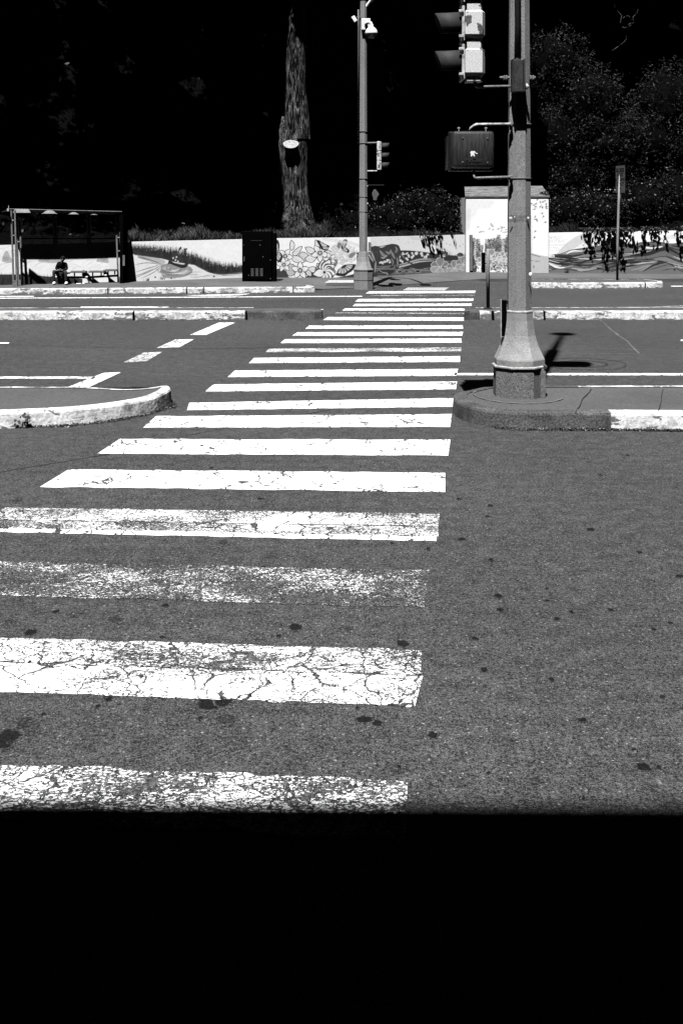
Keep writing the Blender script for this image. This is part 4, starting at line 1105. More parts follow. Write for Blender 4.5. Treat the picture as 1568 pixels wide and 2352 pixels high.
bm = bmesh.new(); tube(bm, [P(822,330,DF-.12), P(823,60,DF-.12), P(822.5,22,DF-.12)], .018, 8); put(bm, 'conduit', m_steel, fp, True)
bm = bmesh.new(); box(bm, P(855,640,DF-.02), (.05,.2,.26), bevel=.01); put(bm, 'access_door', m_black, fp)
# lamp arm
bm = bmesh.new(); tube(bm, [P(836,22,DF), P(840,16,DF), P(855,-2,DF-.1), P(880,-45,DF-.6), P(905,-70,DF-1.5)], .05, 10); la = put(bm, 'lamp_arm', m_white, fp, True)
bm = bmesh.new(); box(bm, P(915,-76,DF-2.0), (.3,.8,.16), bevel=.05); put(bm, 'lamp_head', m_steel, la)
# security camera
t = thing('security_camera', 'white dome security camera on a bent arm high on the far pole', 'camera', P(842,56,DF))
bm = bmesh.new(); box(bm, P(840,56,DF-.14), (.25,.12,.32), bevel=.01); put(bm, 'junction_box', m_white, t)
bm = bmesh.new(); tube(bm, [P(840,58,DF-.2), P(843,52,DF-.3), P(847,50.5,DF-.32), P(851,53,DF-.34), P(852.5,59,DF-.34), P(852.5,67,DF-.34)], .045, 10); put(bm, 'arm', m_white, t, True)
bm = bmesh.new(); c = P(852.5,80,DF-.34); lathe(bm, c, [(.175,0),(.175,.06),(.15,.14),(.09,.2),(.05,.24),(.045,.3)], 20); put(bm, 'hood', m_white, t, True)
bm = bmesh.new(); lathe(bm, c, [(.03,-.12),(.1,-.08),(.13,0),(.13,.01)], 16); put(bm, 'dome', m_glassd, t, True)
t = thing('radio_box', 'small tilted white box on a bracket left of the far pole top', 'sensor', P(816,45,DF))
bm = bmesh.new(); box(bm, P(813.5,44,DF-.1), (.1,.12,.17), rot=Matrix.Rotation(R(-32),3,'Y'), bevel=.008); put(bm, 'box_body', m_white, t)
bm = bmesh.new(); tube(bm, [P(818,39,DF-.1), P(832,40,DF-.05)], .012, 6); put_each(bm, 'bracket', m_steel, t)
# far traffic light (facing right)
d = DF-.05; u = d/F
t = thing('traffic_light', 'small dark three-lamp traffic light on the far pole above the pedestrian signal', 'traffic light', P(868,393,d))
for i, y_ in enumerate((337, 359, 381)):
    bm = bmesh.new(); box(bm, P(868.5+0,y_-1,d), (7*u,.3,21.5*u), bevel=.012); s1 = put(bm, 'signal_section', m_signal, t)
    bm = bmesh.new(); box(bm, P(873.5,y_-1,d), (3*u,.31,20.5*u), bevel=.01); put(bm, 'door', m_lsteel, s1)
    bm = bmesh.new(); prev = None; Rv = .125; n = 18
    for j in range(n+1):
        a = -.35+(math.pi+.7)*j/n; ring = []
        for ln in (0, 1):
            ring.append(bm.verts.new(((875-CX)*u+ln*(.19+.04*math.sin(a)), d+Rv*math.cos(a), P(0,y_,d).z+Rv*math.sin(a)*.85)))
        if prev: bm.faces.new((prev[0], prev[1], ring[1], ring[0]))
        prev = ring
    vo = put(bm, 'visor', m_visor, t, True); s_ = vo.modifiers.new('t','SOLIDIFY'); s_.thickness = .006
bm = bmesh.new(); tube(bm, [P(843,328.5,d), P(864,328,d), P(869,329,d), P(870,334,d)], .024, 8); put(bm, 'upper_arm', m_steel, t, True)
bm = bmesh.new(); tube(bm, [P(843,393,d-.1), P(866,393,d-.1)], .022, 8); put(bm, 'lower_arm', m_lsteel, t, True)
# far pedestrian signal with hand
t = thing('pedestrian_signal', 'black pedestrian signal showing a raised hand on the far pole', 'pedestrian signal', P(862,462,d))
bm = bmesh.new(); box(bm, P(862,444,d), (36*u,.2,38*u), bevel=.03); hs = put(bm, 'housing', m_black, t)
bm = bmesh.new()
cx_, cy_ = 861.5, 450
hand = [(858,461.5),(857.5,455),(855.5,450),(855,444),(856.5,443.5),(857.5,447),(858,438),(859.5,437.5),(859.9,445.5),(860.8,436.3),(862.3,436.3),(862.4,445.5),(863.6,437.3),(865,437.5),(864.8,446.5),(865.8,441),(867,441.2),(866.6,450),(870,446.5),(871.3,447.3),(868,453),(866,456.5),(865.5,461.5)]
f = bm.faces.new([bm.verts.new(P(x_-1,y_-2,d-.106)) for x_, y_ in hand]); bmesh.ops.triangulate(bm, faces=[f])
m_hand, nt, b = new_mat('lit_hand'); b.inputs['Base Color'].default_value = (.25,.25,.25,1); b.inputs['Emission Color'].default_value = (1,1,1,1); b.inputs['Emission Strength'].default_value = 0.06
put(bm, 'hand_symbol', m_hand, hs)
bm = bmesh.new(); box(bm, P(862,425,d-.2), (38*u,.25,.015)); put(bm, 'visor', m_visor, t)
for nm, y_ in (('upper_arm',428),('lower_arm',482-14)):
    bm = bmesh.new(); tube(bm, [P(843,y_,d), P(870 if nm=='upper_arm' else 853,y_,d)]+([P(873,y_+3,d)] if nm=='upper_arm' else []), .026, 8); put(bm, nm, m_lsteel, t, True)
# sign plate behind far pole base
t = thing('button_plate', 'narrow grey button plate on right side of the far pole', 'push button', P(848,580,DF))
bm = bmesh.new(); box(bm, P(848.5,570,DF), (.07,.05,.34), bevel=.006); pq = put(bm, 'plate', m_steel, t)
bm = bmesh.new(); tube(bm, [P(848.5,578,DF-.04), P(848.5,578,DF-.02)], .02, 10); put(bm, 'button', m_lsteel, pq)

# ------------------------------------------------------------------ push button post on the median
g = G(1120, 709, .17); d = g.y; u = d/F
t = thing('button_post', 'short round steel post with a black crossing button on the median', 'post', g)
bm = bmesh.new(); lathe(bm, g, [(.038,0),(.038,(709-574)*u),(.025,(709-571.5)*u)], 16); po = put(bm, 'post', m_post, t, True)
bm = bmesh.new(); box(bm, g+Vector((0,0,.01)), (.17,.17,.02), bevel=.004); put(bm, 'base_plate', m_dsteel, t)
bm = bmesh.new(); box(bm, P(1109.5,603,d), (.07,.12,46*u), bevel=.006); bx_ = put(bm, 'button_box', m_black, t)
bm = bmesh.new(); tube(bm, [P(1114,585,d),P(1120,585,d)], .012, 8); tube(bm, [P(1114,605,d),P(1120,605,d)], .012, 8); put_each(bm, 'bracket', m_dsteel, bx_)
# ------------------------------------------------------------------ sign on its pole
g = G(1416.5, 643, .16); d = g.y; u = d/F
t = thing('road_sign', 'narrow lane sign for buses on a thin leaning post at the right', 'road sign', g)
bm = bmesh.new(); tube(bm, [g, P(1417,560,d), P(1419.5,470,d), P(1423,400,d)], .036, 10); put(bm, 'sign_post', m_post, t, True)
bm = bmesh.new()
yaw = R(-66); c = P(1423.5,412,d-.05)
box(bm, c, (.42,.012,62*u), rotz=yaw, bevel=.004); sp2 = put(bm, 'sign_plate', m_signgrey, t)
nrm = Matrix.Rotation(yaw,3,'Z') @ Vector((0,-1,0))
for wd_, zz, sz in (('BUSES',.27,.16),('AND',.14,.15),('U TURNS',.0,.12),('ONLY',-.13,.15)):
    me = text_mesh(wd_, sz, .002); me.materials.append(m_black)
    o = bpy.data.objects.new('lettering', me); COL.objects.link(o); o.parent = sp2
    o.location = c+nrm*.009+Vector((0,0,zz))-t.location; o.rotation_euler = (R(90),0,yaw); o.scale = (.85,1,1)
bm = bmesh.new(); Mx = Matrix.Rotation(yaw,3,'Z')
for pts in ([(-.015,-.36),(.015,-.36),(.015,-.26),(-.015,-.26)], [(-.04,-.27),(.04,-.27),(0,-.21)]):
    bm.faces.new([bm.verts.new(c+nrm*.009+Mx@Vector((x_,0,z_))) for x_, z_ in pts])
put(bm, 'arrow', m_black, sp2)

# ------------------------------------------------------------------ utility cabinet
d = 31.35; u = d/F
g = P(595, 648, d)
cab = thing('utility_cabinet', 'tall black utility cabinet with louvre vents standing before the mural', 'utility cabinet', g)
xa_, xb_ = (556-CX)*u, (624-CX)*u; zt_ = P(0,532,d).z; zb_ = g.z-.02
bm = bmesh.new(); box(bm, ((xa_+xb_)/2, d+.35, (zt_+zb_)/2), (xb_-xa_, .7, zt_-zb_), bevel=.008)
box(bm, (xb_+.055, d+.37, (zt_+zb_)/2-.02), (.11, .6, zt_-zb_-.06), bevel=.008)
bd = put(bm, 'cabinet_body', m_black, cab)
bm = bmesh.new(); box(bm, ((xa_+xb_)/2, d-.008, (zt_+zb_)/2+.02), (xb_-xa_-.05, .02, zt_-zb_-.14), bevel=.004); dr_ = put(bm, 'door', m_black, cab)
bm = bmesh.new()
for c0_ in (606-16, 616-16, 626-17+0):
    pass
for col_ in (579.5, 590, 600.5):
    box(bm, P(col_,625.2,d-.0205), (6.5*u,.006,20*u))
    put(bm, 'vent_backing', m_black, dr_)
    bm = bmesh.new()
    for j in range(9): box(bm, P(col_,617+j*2.05,d-.026), (6.5*u,.006,.008))
    put(bm, 'vent_slats', m_steel, dr_)
    bm = bmesh.new()
bm.free()
bm = bmesh.new(); box(bm, P(561,595,d-.04), (.015,.03,.13), bevel=.004); put(bm, 'handle', m_steel, dr_)
bm = bmesh.new(); box(bm, P(589,552.5,d-.02), (26*u,.006,.01)); put(bm, 'label_strip', m_dsteel, dr_)
bm = bmesh.new(); box(bm, ((xa_+xb_)/2+.03, d+.33, zb_+.01), (xb_-xa_+.25, .85, .05), bevel=.01); put(bm, 'plinth', m_dsteel, cab)
bm = bmesh.new()
for x_, y_ in ((604,590),(621,597),(559,563),(571,632),(621,640),(597,563)): tube(bm, [P(x_,y_,d-.02),P(x_,y_,d-.028)], .012, 6)
put_each(bm, 'rivet', m_steel, cab)

# ------------------------------------------------------------------ bus shelter
A = P(37,657,29.85); Bq = P(281,648.5,31.35)   # front feet left and right
ax = (Bq-A); ax.z = 0; Ls = ax.length; ax.normalize(); nb = Vector((-ax.y, ax.x, 0))   # nb points back
shel = thing('bus_shelter', 'dark bus shelter with ladder-like steel posts in front of the wall', 'bus shelter', A)
zg = A.z; ztl = 2.235; ztr = P(0,488,31.35).z
def ladder(px_b, px_t, d_, name='post', gap=8.2, ytop=None, ybot=None, rw=.026):
    bm = bmesh.new(); u_ = d_/F
    (xb, yb), (xt, yt) = px_b, px_t
    for s in (-1, 1):
        a = P(xb+s*gap/2, yb, d_); c = P(xt+s*gap/2, yt, d_)
        bmv = (a+c)/2; ln = (c-a).length; ang = math.atan2(c.x-a.x, c.z-a.z)
        box(bm, bmv, (3.3*u_, .05, ln), rot=Matrix.Rotation(ang,3,'Y'))
    o = put(bm, name, m_steel, shel)
    bm = bmesh.new(); n = 5
    for i in range(n):
        t_ = (i+.35)/n; a = P(xb+(xt-xb)*t_, yb+(yt-yb)*t_, d_); box(bm, a+Vector((0,-.01,0)), (gap*u_*1.15,.03,.02))
    put_each(bm, 'rung', m_lsteel, o)
    bm = bmesh.new(); a = P(xb, yb+(yt-yb)*.5, d_); ang = math.atan2((xt-xb), (yb-yt))
    box(bm, a+Vector((0,.012,0)), (gap*u_*.34,.02,(yb-yt)*u_*.98), rot=Matrix.Rotation(ang,3,'Y')); put(bm, 'infill_strip', m_black, o)
    bm = bmesh.new(); a = P(xb, yb-7, d_); box(bm, a+Vector((0,-.03,0)), (gap*u_*1.3,.02,13*u_)); put(bm, 'foot_plate', m_steel, o)
ladder((36,657),(31,483), 29.85)
ladder((47.5,656),(42.5,505), 30.35)
ladder((276,649),(271,494), 31.3)
ladder((129,652),(127,490), 31.0, gap=6.5); ladder((205.5,649),(204.5,490), 31.3, gap=6.5)
# roof slab
bm = bmesh.new()
dl, dr2 = dwall(27)-.46, dwall(279)-.46
fl_ = P(27,482.5,dl); fr_ = P(279,488.5,dr2)
q = [fl_-ax*.05, fr_+ax*.02, fr_+ax*.02+nb*.95, fl_-ax*.05+nb*.95]
for k2 in (2,3): q[k2] = q[k2]+Vector((0,0,-.06))
lo = [bm.verts.new(p_) for p_ in q]; hi = [bm.verts.new(p_+Vector((0,0,.025))) for p_ in q]
bm.faces.new(lo[::-1]); bm.faces.new(hi)
for i in range(4): bm.faces.new((lo[i], lo[(i+1)%4], hi[(i+1)%4], hi[i]))
roof = put(bm, 'roof', m_dsteel, shel)
bm = bmesh.new(); tube(bm, [fl_-ax*.05+Vector((0,-.015,.03)), fr_+ax*.02+Vector((0,-.015,.03))], .013, 6); put(bm, 'roof_edge_strip', m_steel, roof)
# hanging front scallops, lit by the sun
def hang(x0_, x1_, y0_, y1_, inset, d_, mt):
    bm = bmesh.new(); n = 14; up = []; lo_ = []
    for i in range(n+1):
        t_ = i/n; e = math.sin(math.pi*t_)**.5
        up.append(P(x0_+(x1_-x0_)*(.5+(t_-.5)*(1-inset)), y1_-(y1_-y0_)*min(1,(.25+.8*e) if inset > .2 else (1 if 0 < t_ < 1 else .8)), d_-.10))
    lo_ = [P(x0_+(x1_-x0_)*i/n, y1_, d_-.16) for i in range(n+1)]
    vu = [bm.verts.new(p_) for p_ in up]; vl = [bm.verts.new(p_) for p_ in lo_]
    for i in range(n): bm.faces.new((vu[i], vu[i+1], vl[i+1], vl[i]))
    o = put(bm, 'roof_scallop', mt, roof); s_ = o.modifiers.new('t','SOLIDIFY'); s_.thickness = .01
for a_ in ((30,71,480,488.5,.18),(96,132.5,483,490.5,.3),(157,181.5,487.5,492,.35),(208.5,224,491.5,493,.35)): hang(*a_, dwall(a_[0])-.46, m_steel)
# side advertising panel (right end)
bm = bmesh.new(); c = P(284.5,570,31.2); box(bm, Vector((c.x,31.22,1.12)), (.10,.70,1.95), bevel=.01); pn = put(bm, 'end_panel', m_black, shel)
bm = bmesh.new(); box(bm, P(284.5,598,30.862), (.06,.01,.30)); put(bm, 'timetable', m_steel, pn)
# left cap box
bm = bmesh.new(); box(bm, P(19.5,482,29.7), (.05,.05,.07)); box(bm, P(20.5,477,29.7), (.012,.012,.12)); put(bm, 'roof_fitting', m_lsteel, shel)
# back glazing bars (dark)
bm = bmesh.new(); a = P(50,520,30.5); c = P(276,522,31.75)
tube(bm, [P(45,548,30.4), P(277,548,31.7)], .02, 6); put(bm, 'back_rail', m_black, shel)

# bench
bn = thing('bench', 'row of perched steel bench seats inside the bus shelter', 'bench', P(200,650,31.0))
for i, (xa1, xb1, ys, dd) in enumerate(((128,159,629.5,30.75),(164,198.5,626.3,30.85),(205.8,240.5,625.8,31.05),(242.7,270,622.5,31.2))):
    bm = bmesh.new(); a = P(xa1,ys,dd); c = P(xb1,ys,dd); m_ = (a+c)/2
    prism(bm, [(dd-.12,m_.z),(dd-.13,m_.z+.015),(dd-.10,m_.z+.04),(dd+.1,m_.z+.05),(dd+.15,m_.z+.02),(dd+.15,m_.z)], 'x', a.x, c.x)
    s1 = put(bm, 'seat', m_dsteel, bn)
    bm = bmesh.new()
    for t_ in (.22,.78): box(bm, a.lerp(c,t_)+Vector((0,0,-.045)), (.03,.05,.10))
    put_each(bm, 'seat_bracket', m_black, s1)
bm = bmesh.new(); tube(bm, [P(120,636.5,30.7), P(200,637,30.9), P(271,633,31.25)], .032, 8); put(bm, 'beam', m_black, bn)
for x_, y_, dd in ((129.5,636,30.65),(199.5,636,30.8),(243,632,31.0)):
    bm = bmesh.new(); box(bm, P(x_,y_,dd), (.07,.06,.035), bevel=.006); put_each(bm, 'beam_clamp', m_white, bn)
for x_, y_, dd in ((204,648.5,30.95),(140,650,30.8)):
    bm = bmesh.new(); a = P(x_-2,y_-13,dd); c = P(x_+1.5,y_+1,dd); tube(bm, [a,c], .03, 6); put(bm, 'leg', m_steel, bn)
# scraps on the ground in the shelter
for x_, y_, w2 in ((181,651.2,.13),(192,650.6,.07)):
    g = G(x_, y_+.6, .165); bm = bmesh.new(); box(bm, g, (w2,.08,.03), rotz=.3, bevel=.008)
    tag(put(bm, 'litter', m_white), 'flat white scrap on the ground under the bench, %s of the two' % ('wider' if w2 > .1 else 'narrower'), 'litter', 'litter under the bench')

# ------------------------------------------------------------------ seated person
def skin(name, chains, mat, parent, sub=1):
    """chains: list of lists of (point, radius); first point of later chains may repeat an earlier point"""
    off = Vector(parent.location) if parent.parent is None else Vector(parent.parent.location)+Vector(parent.location)
    vs, rs, es, idx = [], [], [], {}
    for ch in chains:
        pv = None
        for p_, r1 in ch:
            key = tuple(round(c_, 4) for c_ in p_)
            if key not in idx:
                idx[key] = len(vs); vs.append(Vector(p_)-off); rs.append(r1)
            i = idx[key]
            if pv is not None: es.append((pv, i))
            pv = i
    me = bpy.data.meshes.new(name); me.from_pydata(vs, es, []); o = link(me, name, mat, parent)
    md = o.modifiers.new('skin', 'SKIN'); md.use_smooth_shade = True
    for i, s_ in enumerate(me.skin_vertices[0].data):
        s_.radius = (rs[i], rs[i]) if not hasattr(rs[i], '__len__') else rs[i]; s_.use_root = (i == 0)
    if sub: m2 = o.modifiers.new('sub', 'SUBSURF'); m2.levels = sub; m2.render_levels = sub
    return o
D0 = 30.5
per = thing('person', 'person in black hooded top and white shoes hunched over a phone on the bench', 'person', P(139,653,D0))
pel = P(140,630,D0+.16); sp1 = P(141,618,D0+.14); ch_ = P(142.5,608,D0+.05); nk = P(143.5,602,D0-.02); hdc = P(144.5,596.5,D0-.06); hdt = P(145,592.5,D0-.06)
shL = P(134,606,D0+.02); shR = P(152,606.5,D0+.02); elL = P(129.5,617,D0-.0); elR = P(154.5,618,D0-.0); wrL = P(134.5,620.5,D0-.14); wrR = P(142,621,D0-.14)
hpL = P(135.5,629.5,D0+.12); hpR = P(145.5,630,D0+.12); knL = P(124,622,D0-.17); knR = P(151,623,D0-.17); anL = P(125,648,D0-.14); anR = P(152.5,648.5,D0-.14)
toL = P(124.5,652,D0-.24); toR = P(153,652.3,D0-.24)
def hand_(w_, dirx):
    out = []
    palm = w_+Vector((dirx*.03,-.02,0))
    out.append([(w_, .013), (palm, .018)])
    for j in range(4):
        a = palm+Vector((dirx*.012,-.006+0.0*j,.012-.008*j)); ln = (.022,.026,.024,.018)[j]
        out.append([(palm,.018),(a,.006),(a+Vector((dirx*ln,-.004,.002)),.0055),(a+Vector((dirx*(ln+.008),.008,.008)),.0045)])
    out.append([(palm,.018),(palm+Vector((0,-.018,.014)),.0065),(palm+Vector((dirx*.014,-.024,.02)),.0055)])
    return out
body = skin('body', [[(pel,.075),(sp1,.07),(ch_,.078),(nk,.03),(hdc,.052),(hdt,.042)],[(ch_,.078),(shL,.034),(elL,.024),(wrL,.014)],[(ch_,.078),(shR,.034),(elR,.024),(wrR,.014)],
    [(pel,.075),(hpL,.05),(knL,.036),(anL,.022),(toL,.022)],[(pel,.075),(hpR,.05),(knR,.036),(anR,.022),(toR,.022)]]+hand_(wrL,1)+hand_(wrR,-1), m_skin, per, 2)
ex = lambda a, b_, t_: a.lerp(b_, t_)
skin('hooded_top', [[(ex(pel,sp1,.1),(.10,.085)),(sp1,(.10,.085)),(ch_,(.115,.095)),(ex(ch_,nk,.7),.062)],[(ch_,(.115,.095)),(shL,.052),(elL,.04),(ex(elL,wrL,.85),.026)],[(ch_,(.115,.095)),(shR,.052),(elR,.04),(ex(elR,wrR,.85),.026)]], m_hoodie, per, 2)
skin('trousers', [[(pel,.09),(hpL,.065),(knL,.05),(ex(knL,anL,.5),.042),(ex(knL,anL,.97),.042)],[(pel,.09),(hpR,.065),(knR,.05),(ex(knR,anR,.5),.042),(ex(knR,anR,.97),.042)]], m_jeans, per, 2)
for a, t_ in ((anL,toL),(anR,toR)):
    bm = bmesh.new(); c = (a+t_)/2; r0 = bmesh.ops.create_uvsphere(bm, u_segments=14, v_segments=8, radius=1)
    for v_ in r0['verts']:
        v_.co = Vector((v_.co.x*.042, v_.co.y*.095, max(v_.co.z, -.55)*.05*(1.15 if v_.co.y > 0 else .8)))+Vector((c.x, c.y, .185))
    put(bm, 'shoe', m_white, per, True)
bm = bmesh.new(); r0 = bmesh.ops.create_uvsphere(bm, u_segments=20, v_segments=14, radius=1)
hc = (hdc+hdt)/2
for v_ in r0['verts']:
    c_ = v_.co.copy(); kx = 1+.06*noise.noise(c_*4)
    v_.co = Vector((c_.x*.066*kx, c_.y*.075*kx+.014+(.02 if c_.z < -.2 and c_.y < 0 else 0), c_.z*.07*kx+.012))+hc
put(bm, 'hair', m_hair, per, True)
bm = bmesh.new()   # nose, ears on the tilted face
tube(bm, [hc+Vector((.004,-.05,.0)), hc+Vector((.005,-.072,-.022)), hc+Vector((.005,-.058,-.03))], [.006,.01,.005], 8)
for s in (-1,1): box(bm, hc+Vector((s*.058,.0,-.012)), (.012,.022,.034), bevel=.004)
put(bm, 'face_features', m_skin, per, True)
bm = bmesh.new(); box(bm, P(138.5,619,D0-.175), (.045,.012,.075), bevel=.003, rot=Matrix.Rotation(-.7,3,'X'))
tag(put(bm, 'phone', m_blackplastic), 'small dark phone held in the hands of the person on the bench', 'phone')

# ------------------------------------------------------------------ terrain behind the wall
bm = bmesh.new(); rows = []
offs = [0.2,0.6,1.2,2.0,3.0,4.2,5.6,7.2,9,11,14,18,24]
hs_ = [0.0,0.03,0.12,0.3,0.6,1.2,2.4,4.4,7.0,10,15,21,26]
for x in range(-420, 1921, 30):
    d = dwall(x); tt = interp(x, TYL) if x < 1080 else interp(max(x,1206), TYR)
    z0 = P(0, tt, d).z-.10; r2 = []
    for o_, h_ in zip(offs, hs_):
        X = (x-CX)*d/F; q = Vector((X*(1+.012*o_), d+o_, z0+h_))
        q.z += .35*min(1,o_/3)*noise.noise(Vector((X*.5, q.y*.5, 0)))
        r2.append(bm.verts.new(q))
    rows.append(r2)
for a, c in zip(rows, rows[1:]):
    for j in range(len(a)-1): bm.faces.new((a[j], a[j+1], c[j+1], c[j]))
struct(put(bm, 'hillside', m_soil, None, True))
def zter(X, Y):
    x = CX+X*F/35
    d = dwall(x); tt = interp(x, TYL) if x < 1080 else interp(max(x,1206), TYR)
    return P(0, tt, d).z-.10+float(np.interp(Y-d, offs, hs_))

# ------------------------------------------------------------------ foliage
def leaf_arrays(C, size, up=0.4, aspect=.45, tone=(.02,.06), hi=.08, him=.12):
    n = len(C)
    nrm = rng.normal(size=(n,3)); nrm[:,2] += up*2; nrm /= np.linalg.norm(nrm,axis=1)[:,None]
    t = rng.normal(size=(n,3)); t -= (t*nrm).sum(1)[:,None]*nrm; t /= np.linalg.norm(t,axis=1)[:,None]
    s = np.cross(nrm, t); L = size*rng.uniform(.6,1.35,n)[:,None]; W = L*aspect
    v = np.stack([C-t*L*.5, C+s*W*.5-nrm*L*.05, C+t*L*.5, C-s*W*.5-nrm*L*.05], 1).reshape(-1,3)
    f = np.arange(n*4).reshape(n,4)
    tn = rng.uniform(tone[0], tone[1], n); sel = rng.random(n) < hi; tn[sel] = rng.uniform(him*.8, him*1.2, sel.sum())
    return v, f, np.repeat(tn, 4)
def shell_points(blobs, n, thick=.22):
    """points near the surface of a union of ellipsoids (cx,cy,cz,rx,ry,rz)"""
    B_ = np.array(blobs, float); wts = (B_[:,3]*B_[:,5]); wts /= wts.sum()
    k_ = rng.choice(len(B_), n, p=wts); dv = rng.normal(size=(n,3)); dv /= np.linalg.norm(dv,axis=1)[:,None]
    lump = 1+.13*np.sin(dv[:,0]*7+k_)*np.sin(dv[:,2]*8+k_*2)+.08*np.sin(dv[:,1]*13+k_)
    r = (1-thick*rng.random(n)**1.5)*lump
    C = B_[k_,:3]+dv*B_[k_,3:6]*r[:,None]
    # clumps
    seeds = rng.choice(n, max(8, n//28)); near = rng.choice(seeds, n)
    jit = rng.normal(size=(n,3))*(B_[:,3].mean()*.075)
    m_ = rng.random(n) < .75
    C[m_] = C[near[m_]]+jit[m_]
    return C
def bush(name, label, cat, blobs, n, size, group=None, core=.74, trunk=True, keep=None, thick=.22, **kw):
    B0 = blobs[0]; base = (B0[0], B0[1], max(0.1, min(b_[2]-b_[5] for b_ in blobs)))
    t = thing(name, label, cat, base, group)
    C = shell_points(blobs, n, thick)
    if keep is not None: C = C[keep(C)]
    msk = np.array([noise.noise(Vector(c_)*1.5)+.6*noise.noise(Vector(c_)*4.0) > -.16 or random.random() < .22 for c_ in C]); C = C[msk]
    far = rng.random(len(C)) < .05; C[far] += rng.normal(size=(far.sum(),3))*.22
    v, f, tn = leaf_arrays(C, size, **kw)
    cv_v, cv_f = [], []
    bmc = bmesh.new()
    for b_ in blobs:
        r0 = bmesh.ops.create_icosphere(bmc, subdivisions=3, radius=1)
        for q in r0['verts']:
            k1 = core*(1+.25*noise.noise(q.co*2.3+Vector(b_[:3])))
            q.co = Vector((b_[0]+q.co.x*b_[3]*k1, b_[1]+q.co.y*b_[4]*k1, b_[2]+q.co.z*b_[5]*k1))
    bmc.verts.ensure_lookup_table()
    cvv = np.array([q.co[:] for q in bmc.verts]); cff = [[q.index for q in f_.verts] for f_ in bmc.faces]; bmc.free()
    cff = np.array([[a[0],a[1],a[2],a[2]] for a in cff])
    # triangles of the inner mass as separate small mesh part
    V_ = np.vstack([v]) - np.array(base)
    np_mesh('crown', V_, f, m_leaf, t, tn)
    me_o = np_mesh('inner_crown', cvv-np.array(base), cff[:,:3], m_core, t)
    if trunk:
        bm = bmesh.new()
        for b_ in blobs[:5]:
            tube(bm, [(B0[0]+random.uniform(-.1,.1), B0[1], base[2]-.1), (b_[0]*.6+B0[0]*.4, b_[1], b_[2]-b_[5]*.4), (b_[0], b_[1], b_[2])], [.07,.05,.02], 6)
        put(bm, 'branches', m_bark, t)
    return t
def blob(x, y, d, rx, ry, rd=None):
    """ellipsoid from px centre and px radii at depth d"""
    p_ = P(x, y, d); u_ = d/F
    return (p_.x, d, p_.z, rx*u_, (rd if rd else rx*u_*.7), ry*u_)
LOW = dict(tone=(.001,.004), hi=.18, him=.15)
bush('round_shrub', 'wide rounded shrub with tiny pale flowers above the cougar mural', 'shrub',
     [blob(905,515,37.3,75,62,1.1), blob(820,522,37,60,40,.9), blob(985,492,37.8,72,62,1.1), blob(1030,520,37.6,32,48,.8), blob(940,480,38,60,40,1)], 15000, .075, aspect=.5, up=.7, tone=(.003,.012), hi=.15, him=.10)
bush('hedge', 'dense clipped hedge with small flowers rising behind the right mural wall', 'hedge',
     [blob(1300,492,37.8,52,50,1.0), blob(1390,490,37.6,62,46,1.0), blob(1480,470,37.8,70,64,1.1), blob(1560,462,37.8,70,76,1.1), blob(1660,460,37.5,80,80,1.1), blob(1345,478,38,50,38,1.0)], 34000, .075, tone=(.003,.016), hi=.08, him=.13, aspect=.55)
bush('laurel_tree', 'large bushy tree of narrow leaves filling the right background', 'tree',
     [blob(1270,150,40.5,80,85,1.3), blob(1350,240,40.2,95,100,1.4), blob(1270,320,40,80,80,1.3), blob(1400,340,39.8,90,80,1.3), blob(1310,410,39.8,80,55,1.2), blob(1240,240,40.6,60,80,1.2)], 42000, .115, aspect=.28, tone=(.003,.022), hi=.14, him=.06)
bush('laurel_tree', 'bushy narrow-leaved tree at the far right edge behind the hedge', 'tree',
     [blob(1530,240,40.6,85,95,1.4), blob(1480,330,40.2,80,80,1.3), blob(1590,350,40.2,90,90,1.3), blob(1640,220,40.8,90,90,1.4)], 26000, .115, aspect=.28, tone=(.003,.022), hi=.14, him=.06)
bush('ivy_shrub', 'small dark shrub low on the bank left of the big tree trunk', 'shrub',
     [blob(480,395,41,52,34,.8), blob(400,440,40.5,70,34,.8), blob(330,385,41,60,26,.8), blob(560,405,41,48,26,.7)], 7500, .085, **LOW)
bush('ivy_shrub', 'dark shrub behind the bus shelter roof', 'shrub',
     [blob(210,520,36,62,36,.8), blob(60,560,35,60,30,.8), blob(-40,510,35,60,50,.8)], 6500, .075, **LOW)
bush('twiggy_tree', 'dark tree with bare curling twigs high at the upper left', 'tree',
     [blob(60,60,41,110,85,1.3), blob(120,200,41,110,85,1.3), blob(-10,190,41,90,90,1.3), blob(230,240,41.5,65,65,1.1), blob(200,120,42,90,50,1.2)], 26000, .075, tone=(.001,.004), hi=.2, him=.17)
bush('low_sapling', 'thin dark sapling with a few pale leaves above the seated person', 'sapling',
     [blob(126,440,37,8,45,.2), blob(124,395,37,8,40,.2)], 700, .08, core=.3, tone=(.01,.03), hi=.2, him=.12)
# bare twigs in the upper left and upper right
def twigs(label, spots, d, n, parent_name='bare_branch'):
    t = thing(parent_name, label, 'branch', P(spots[0][0], spots[0][1], d))
    bm = bmesh.new()
    for i in range(n):
        sx, sy = random.choice(spots); x, y = sx+random.gauss(0,14), sy+random.gauss(0,12)
        a = random.uniform(-2.4, .5); pts = [P(x,y,d)]; ln = random.uniform(4, 9)
        for j in range(6):
            a += random.gauss(0,.35); x += math.cos(a)*ln; y += math.sin(a)*ln; pts.append(P(x,y,d+random.uniform(-.1,.1)))
        tube(bm, pts, [.009,.008,.007,.006,.005,.004,.003], 5, False)
    put(bm, 'twig', m_twig, t)
twigs('tangle of thin bare twigs at the upper left', [(180,130),(235,80),(215,210),(250,250),(230,180),(300,290)], 39.8, 26)
twigs('few thin bare twigs at the upper right', [(1410,100),(1440,70),(1430,30)], 39.4, 5)

